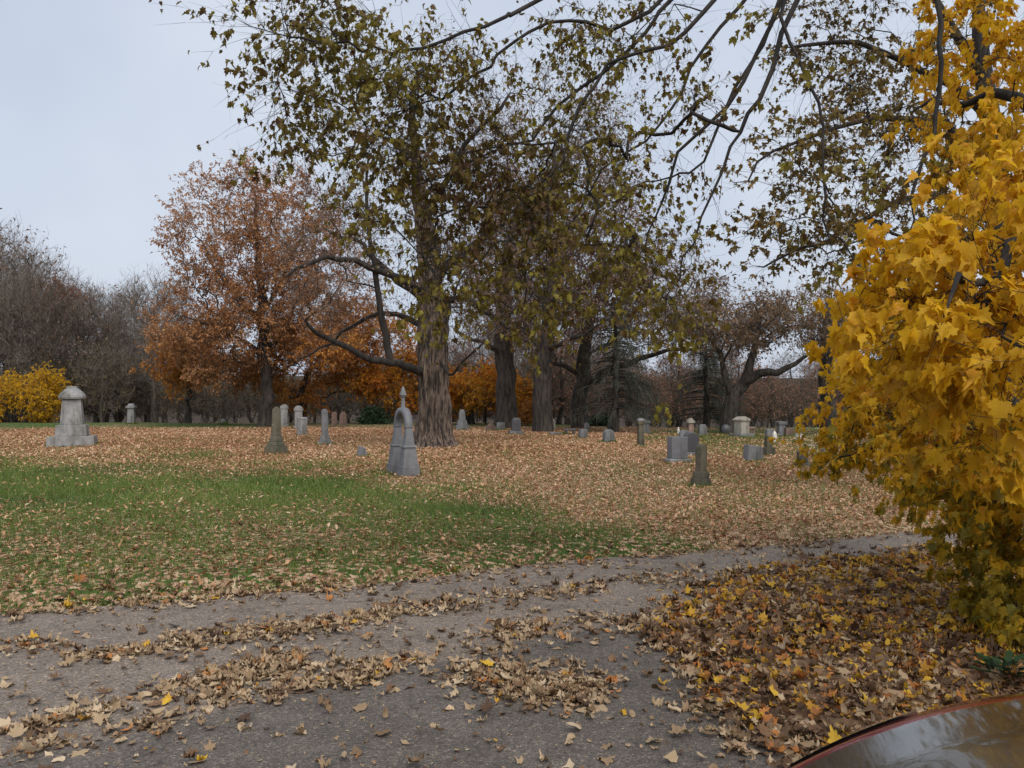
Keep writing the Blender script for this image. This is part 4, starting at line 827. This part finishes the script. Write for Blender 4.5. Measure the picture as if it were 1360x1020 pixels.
mat_i = np.where(u < np.where(isbed, .10 + .28 * nearby, .015), 1, np.where(u < np.where(isbed, .20 + .3 * nearby, .035), 2, np.where(u < .55 * isbed + .2, 3, 0)))
GM = [G_TAN, G_YEL, G_ORG, G_BRN]; GN = ['pale tan', 'bright yellow', 'orange', 'dark brown']
def curled(k_):
    V, F = fan(MAPLE_O, 0, 0); x, y = V[:, 0], V[:, 1] - .45
    c1_, c2_, c3_ = rng.uniform(-.2, .9), rng.uniform(-.5, .8), rng.uniform(-.5, .5); V[:, 2] = c1_ * x * x + c2_ * y * y + c3_ * x * y + .05 * rng.normal(size=len(V)); return V, F
def scrap(k_):                                                  # a crumpled oval or torn leaf
    m_ = 9; a_ = np.arange(m_) * 2 * math.pi / m_; r_ = rng.uniform(.6, 1.1, m_)
    V, F = fan(np.column_stack([.36 * r_ * np.cos(a_), .45 + .5 * r_ * np.sin(a_)]), 0, 0); x, y = V[:, 0], V[:, 1] - .45
    V[:, 2] = rng.uniform(-.4, 1.3) * x * x + rng.uniform(-.5, .8) * y * y + rng.uniform(-.8, .8) * x * y + .05 * rng.normal(size=len(V)); return V, F
CUR = [curled(0), scrap(1), scrap(2), curled(3), scrap(4), curled(5), scrap(6), curled(7), scrap(8)]
qx, qy = pix(pos[:, 0], pos[:, 1], pos[:, 2]); vis = (qx > 5) & (qx < 1355) & (qy < 1015) & (pos[:, 1] > 1.5) & ~((qx > 1020) & (qy > 900) & (qy > 1020 - (qx - 1030) * .3))
order = np.argsort(np.where(vis, pos[:, 1] / sz, 1e9))[:300]; isbig = np.zeros(n, bool); isbig[order] = True
sdA = poly_sd(pos[:, 0], pos[:, 1], APRON)
lib = {}; from mathutils import Matrix
for j in order:
    key = (mat_i[j], int(j) % 9, int(rnd[j] * 3.99))
    if key not in lib: lib[key] = np_mesh('fallen_leaf', CUR[key[1]][0], CUR[key[1]][1], GM[key[0]], {'rnd': np.full(len(CUR[key[1]][0]), (key[2] + .5) / 4)})
    a_ = nrm(ax[j]); x_ = nrm(np.cross(a_, nn[j])); z_ = np.cross(x_, a_)
    o = link('fallen_leaf', lib[key], None, pos[j], Matrix((x_, a_, z_)).transposed().to_euler(), (float(sz[j] * rng.uniform(.6, 1.1)), float(sz[j] * 1.15), float(sz[j] * rng.uniform(.5, 1.6))))
    where = 'in the leaf bed under the yellow maple' if isbed[j] else 'on the dark asphalt path' if sdA[j] > 0 else 'on the lighter drive'
    tag(o, f'{GN[mat_i[j]]} fallen maple leaf lying {where}', 'leaf', f'{GN[mat_i[j]]} leaves {where}')
first = None
lp = tag(link('fallen_leaves', None, None, (0, 0, 0)), 'drifts of dry fallen leaves over drive, path and leaf bed', 'leaves'); lp['kind'] = 'stuff'
for mi in range(4):
    for v_ in range(9):
        q = (mat_i == mi) & ~isbig & (np.arange(n) % 9 == v_)
        if q.any(): link('leaf_drift', leaves('leaf_drift', CUR[v_], pos[q], ax[q], nn[q], sz[q] * 1.1, rnd[q], GM[mi], np.zeros(3)), lp, kind='stuff')
n = 16000; yy = 2.4 + 8.5 * rng.random(n); xx = (rng.random(n) * 2 - 1) * .7 * yy; k = (poly_sd(xx, yy, DRIVE) > 0) & (rng.random(n) < .15 + 1.1 * vnoise(xx, yy, .8, 61) ** 2)
xx, yy = xx[k], yy[k]; n = len(xx); a3 = unit(n); a3[:, 2] *= .1
link('leaf_crumbs', leaves('leaf_crumbs', OVAL, np.column_stack([xx, yy, on_ground(xx, yy) + .002]), a3, nrm(unit(n) * .2 + np.array([0, 0, 1.])), .008 + .02 * rng.random(n) ** 2, rng.random(n) * .9, G_TAN, np.zeros(3)), lp, kind='stuff')
# small dark green plant in the leaf bed
b = ground(1335, 908); root = thing('green_plant', 'low dark green leafy plant among the fallen leaves by the car', 'plant', b)
m = 46; a = rng.random(m) * 6.28; ax = np.stack([np.cos(a), np.sin(a), .3 + .5 * rng.random(m)], -1); ps = np.stack([.14 * np.cos(a) * rng.random(m), .14 * np.sin(a) * rng.random(m), .05 + .08 * rng.random(m)], -1)
bag = Bag(); twigs(bag, np.zeros((12, 3)), np.column_stack([np.cos(a[:12]), np.sin(a[:12]), np.full(12, .9)]), np.full(12, .16), .003); link('stem', bag.mesh('stem', B_TWIG, np.zeros(3)), root)
for j in range(m):
    V, F = OVAL; me = lib.setdefault('g', np_mesh('leaf', np.array([[0, 0, 0], [.2, .2, .05], [.28, .5, .08], [0, 1, -.1], [-.28, .5, .08], [-.2, .2, .05]]), [np.array([[0, 1, 2], [0, 2, 3], [0, 3, 4], [0, 4, 5]])], L_EVG, {'rnd': np.full(6, .5)}))
    x_ = nrm(np.cross(nrm(ax[j]), [0, 0, 1.])); a_ = nrm(ax[j]); link('leaf', me, root, ps[j], Matrix((x_, a_, np.cross(x_, a_))).transposed().to_euler(), .08)

# ------------------------------------------------------------------ the car beside the camera
def paint(name, c, metallic=0.0, rough=.25):
    m, n_, b_ = new_mat(name); b_.inputs['Base Color'].default_value = (*c, 1); b_.inputs['Roughness'].default_value = rough; b_.inputs['Metallic'].default_value = metallic
    b_.inputs['Coat Weight'].default_value = 1.0; b_.inputs['Coat Roughness'].default_value = .04
    t = noise(n_, 14, 4, vec=coords(n_)); r_ = ramp(n_, [(.4, (rough,) * 3), (.7, (rough + .12,) * 3)]); n_.links.new(t.outputs['Fac'], r_.inputs['Fac']); n_.links.new(r_.outputs[0], b_.inputs['Roughness']); return m
C_RED = paint('paint_red', (.16, .008, .016)); C_HOOD = paint('hood_reflection_tint', (.075, .06, .035), .5, .2); C_BLK = paint('trim_black', (.012, .012, .012), 0, .5); C_GLS = paint('window_glass', (.01, .012, .012), 0, .05); C_RIM = paint('wheel_metal', (.45, .45, .46), 1, .3)  # hood's olive-brown base colour stands in for the reflected trees
C_LMP = paint('lamp_lens', (.6, .6, .58), .5, .08)
CXc, HWc = 1.33, .88
car = thing('parked_car', 'red car with glossy hood tinted olive like the trees it reflects', 'car', (CXc, 0, .009))
def ztop(y): return np.interp(y, [-2.3, -2.2, -1.9, .55, 1.2, 1.6, 1.82, 1.95, 2.05, 2.12], [.78, .95, 1.05, 1.06, 1.05, 1.03, 1.00, .955, .86, .66])
def hw(y): return np.interp(y, [-2.3, -2.1, -1.5, 1.2, 1.6, 1.85, 2.02, 2.12], [.70, .82, .88, .88, .86, .80, .70, .58])
def skin(ys_, u0, u1, nu, lift):
    u = np.linspace(u0, u1, nu); V = []
    for y in ys_:
        h_ = hw(y); zt = ztop(y)
        for q in u:
            a_ = abs(q); s_ = np.sign(q)
            if a_ <= 1: x = s_ * h_ * .94 * a_; zz_ = zt - .19 * a_ ** 2.2 + lift
            else:
                t = min(a_ - 1, 1); x = s_ * h_ * (.94 + .06 * math.sin(min(t * 4, 1) * math.pi / 2)); zz_ = (zt - .19) * (1 - t) + .28 * t + lift * (1 - t)
            V.append((x, y, zz_))
    ny_, nu_ = len(ys_), nu; i_ = np.arange(ny_ * nu_).reshape(ny_, nu_)
    return np.array(V), np.stack([i_[:-1, :-1], i_[:-1, 1:], i_[1:, 1:], i_[1:, :-1]], -1).reshape(-1, 4)
ysb = np.concatenate([np.linspace(-2.3, -1.9, 8), np.linspace(-1.7, .5, 14), np.linspace(.6, 1.6, 16), np.linspace(1.64, 2.12, 22)])
V, F = skin(ysb, -2, 2, 61, 0); link('body', np_mesh('body', V, F, C_RED, None, True), car)
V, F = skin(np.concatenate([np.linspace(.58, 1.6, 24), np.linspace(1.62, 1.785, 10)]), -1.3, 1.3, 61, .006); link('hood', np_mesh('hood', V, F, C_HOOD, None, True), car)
def quadbox(nm, lower, upper, mat, parent=car):
    V = np.array(list(lower) + list(upper)); return link(nm, np_mesh(nm, V, np.array([[0, 1, 5, 4], [1, 2, 6, 5], [2, 3, 7, 6], [3, 0, 4, 7], [4, 5, 6, 7]]), mat), parent)
quadbox('cabin_glass', [(-.78, .55, 1.0), (.78, .55, 1.0), (.76, -2.0, .98), (-.76, -2.0, .98)], [(-.60, -.15, 1.42), (.60, -.15, 1.42), (.58, -1.6, 1.42), (-.58, -1.6, 1.42)], C_GLS)
quadbox('roof', [(-.62, -.13, 1.41), (.62, -.13, 1.41), (.60, -1.62, 1.41), (-.60, -1.62, 1.41)], [(-.5, -.25, 1.47), (.5, -.25, 1.47), (.48, -1.5, 1.47), (-.48, -1.5, 1.47)], C_RED)
for sx in (-1, 1):
    for y in (1.3, -1.4):
        wv_ = [(.0, .10), (.2, .10), (.31, .08), (.33, .0), (.31, -.08), (.2, -.10)]; an = np.linspace(0, 2 * np.pi, 29)[:-1]
        V = np.array([(sx * .78 + x_, y + r_ * math.cos(a_), .33 + r_ * math.sin(a_)) for r_, x_ in wv_[1:] for a_ in an]); i_ = np.arange(len(V)).reshape(5, 28); j_ = np.roll(i_, -1, 1)
        wh = link('wheel', np_mesh('wheel', V, np.stack([i_[:-1], j_[:-1], j_[1:], i_[1:]], -1).reshape(-1, 4), C_BLK, None, True), car)
        V = np.array([(sx * .86, y, .33)] + [(sx * .87, y + .2 * math.cos(a_), .33 + .2 * math.sin(a_)) for a_ in an]); link('rim', np_mesh('rim', V, np.array([[0, 1 + i, 1 + (i + 1) % 28] for i in range(28)]), C_RIM), wh)
    V, F = skin(np.linspace(1.9, 2.08, 8), .55 if sx > 0 else -.98, .98 if sx > 0 else -.55, 10, .008); link('headlight', np_mesh('headlight', V, F, C_LMP, None, True), car)
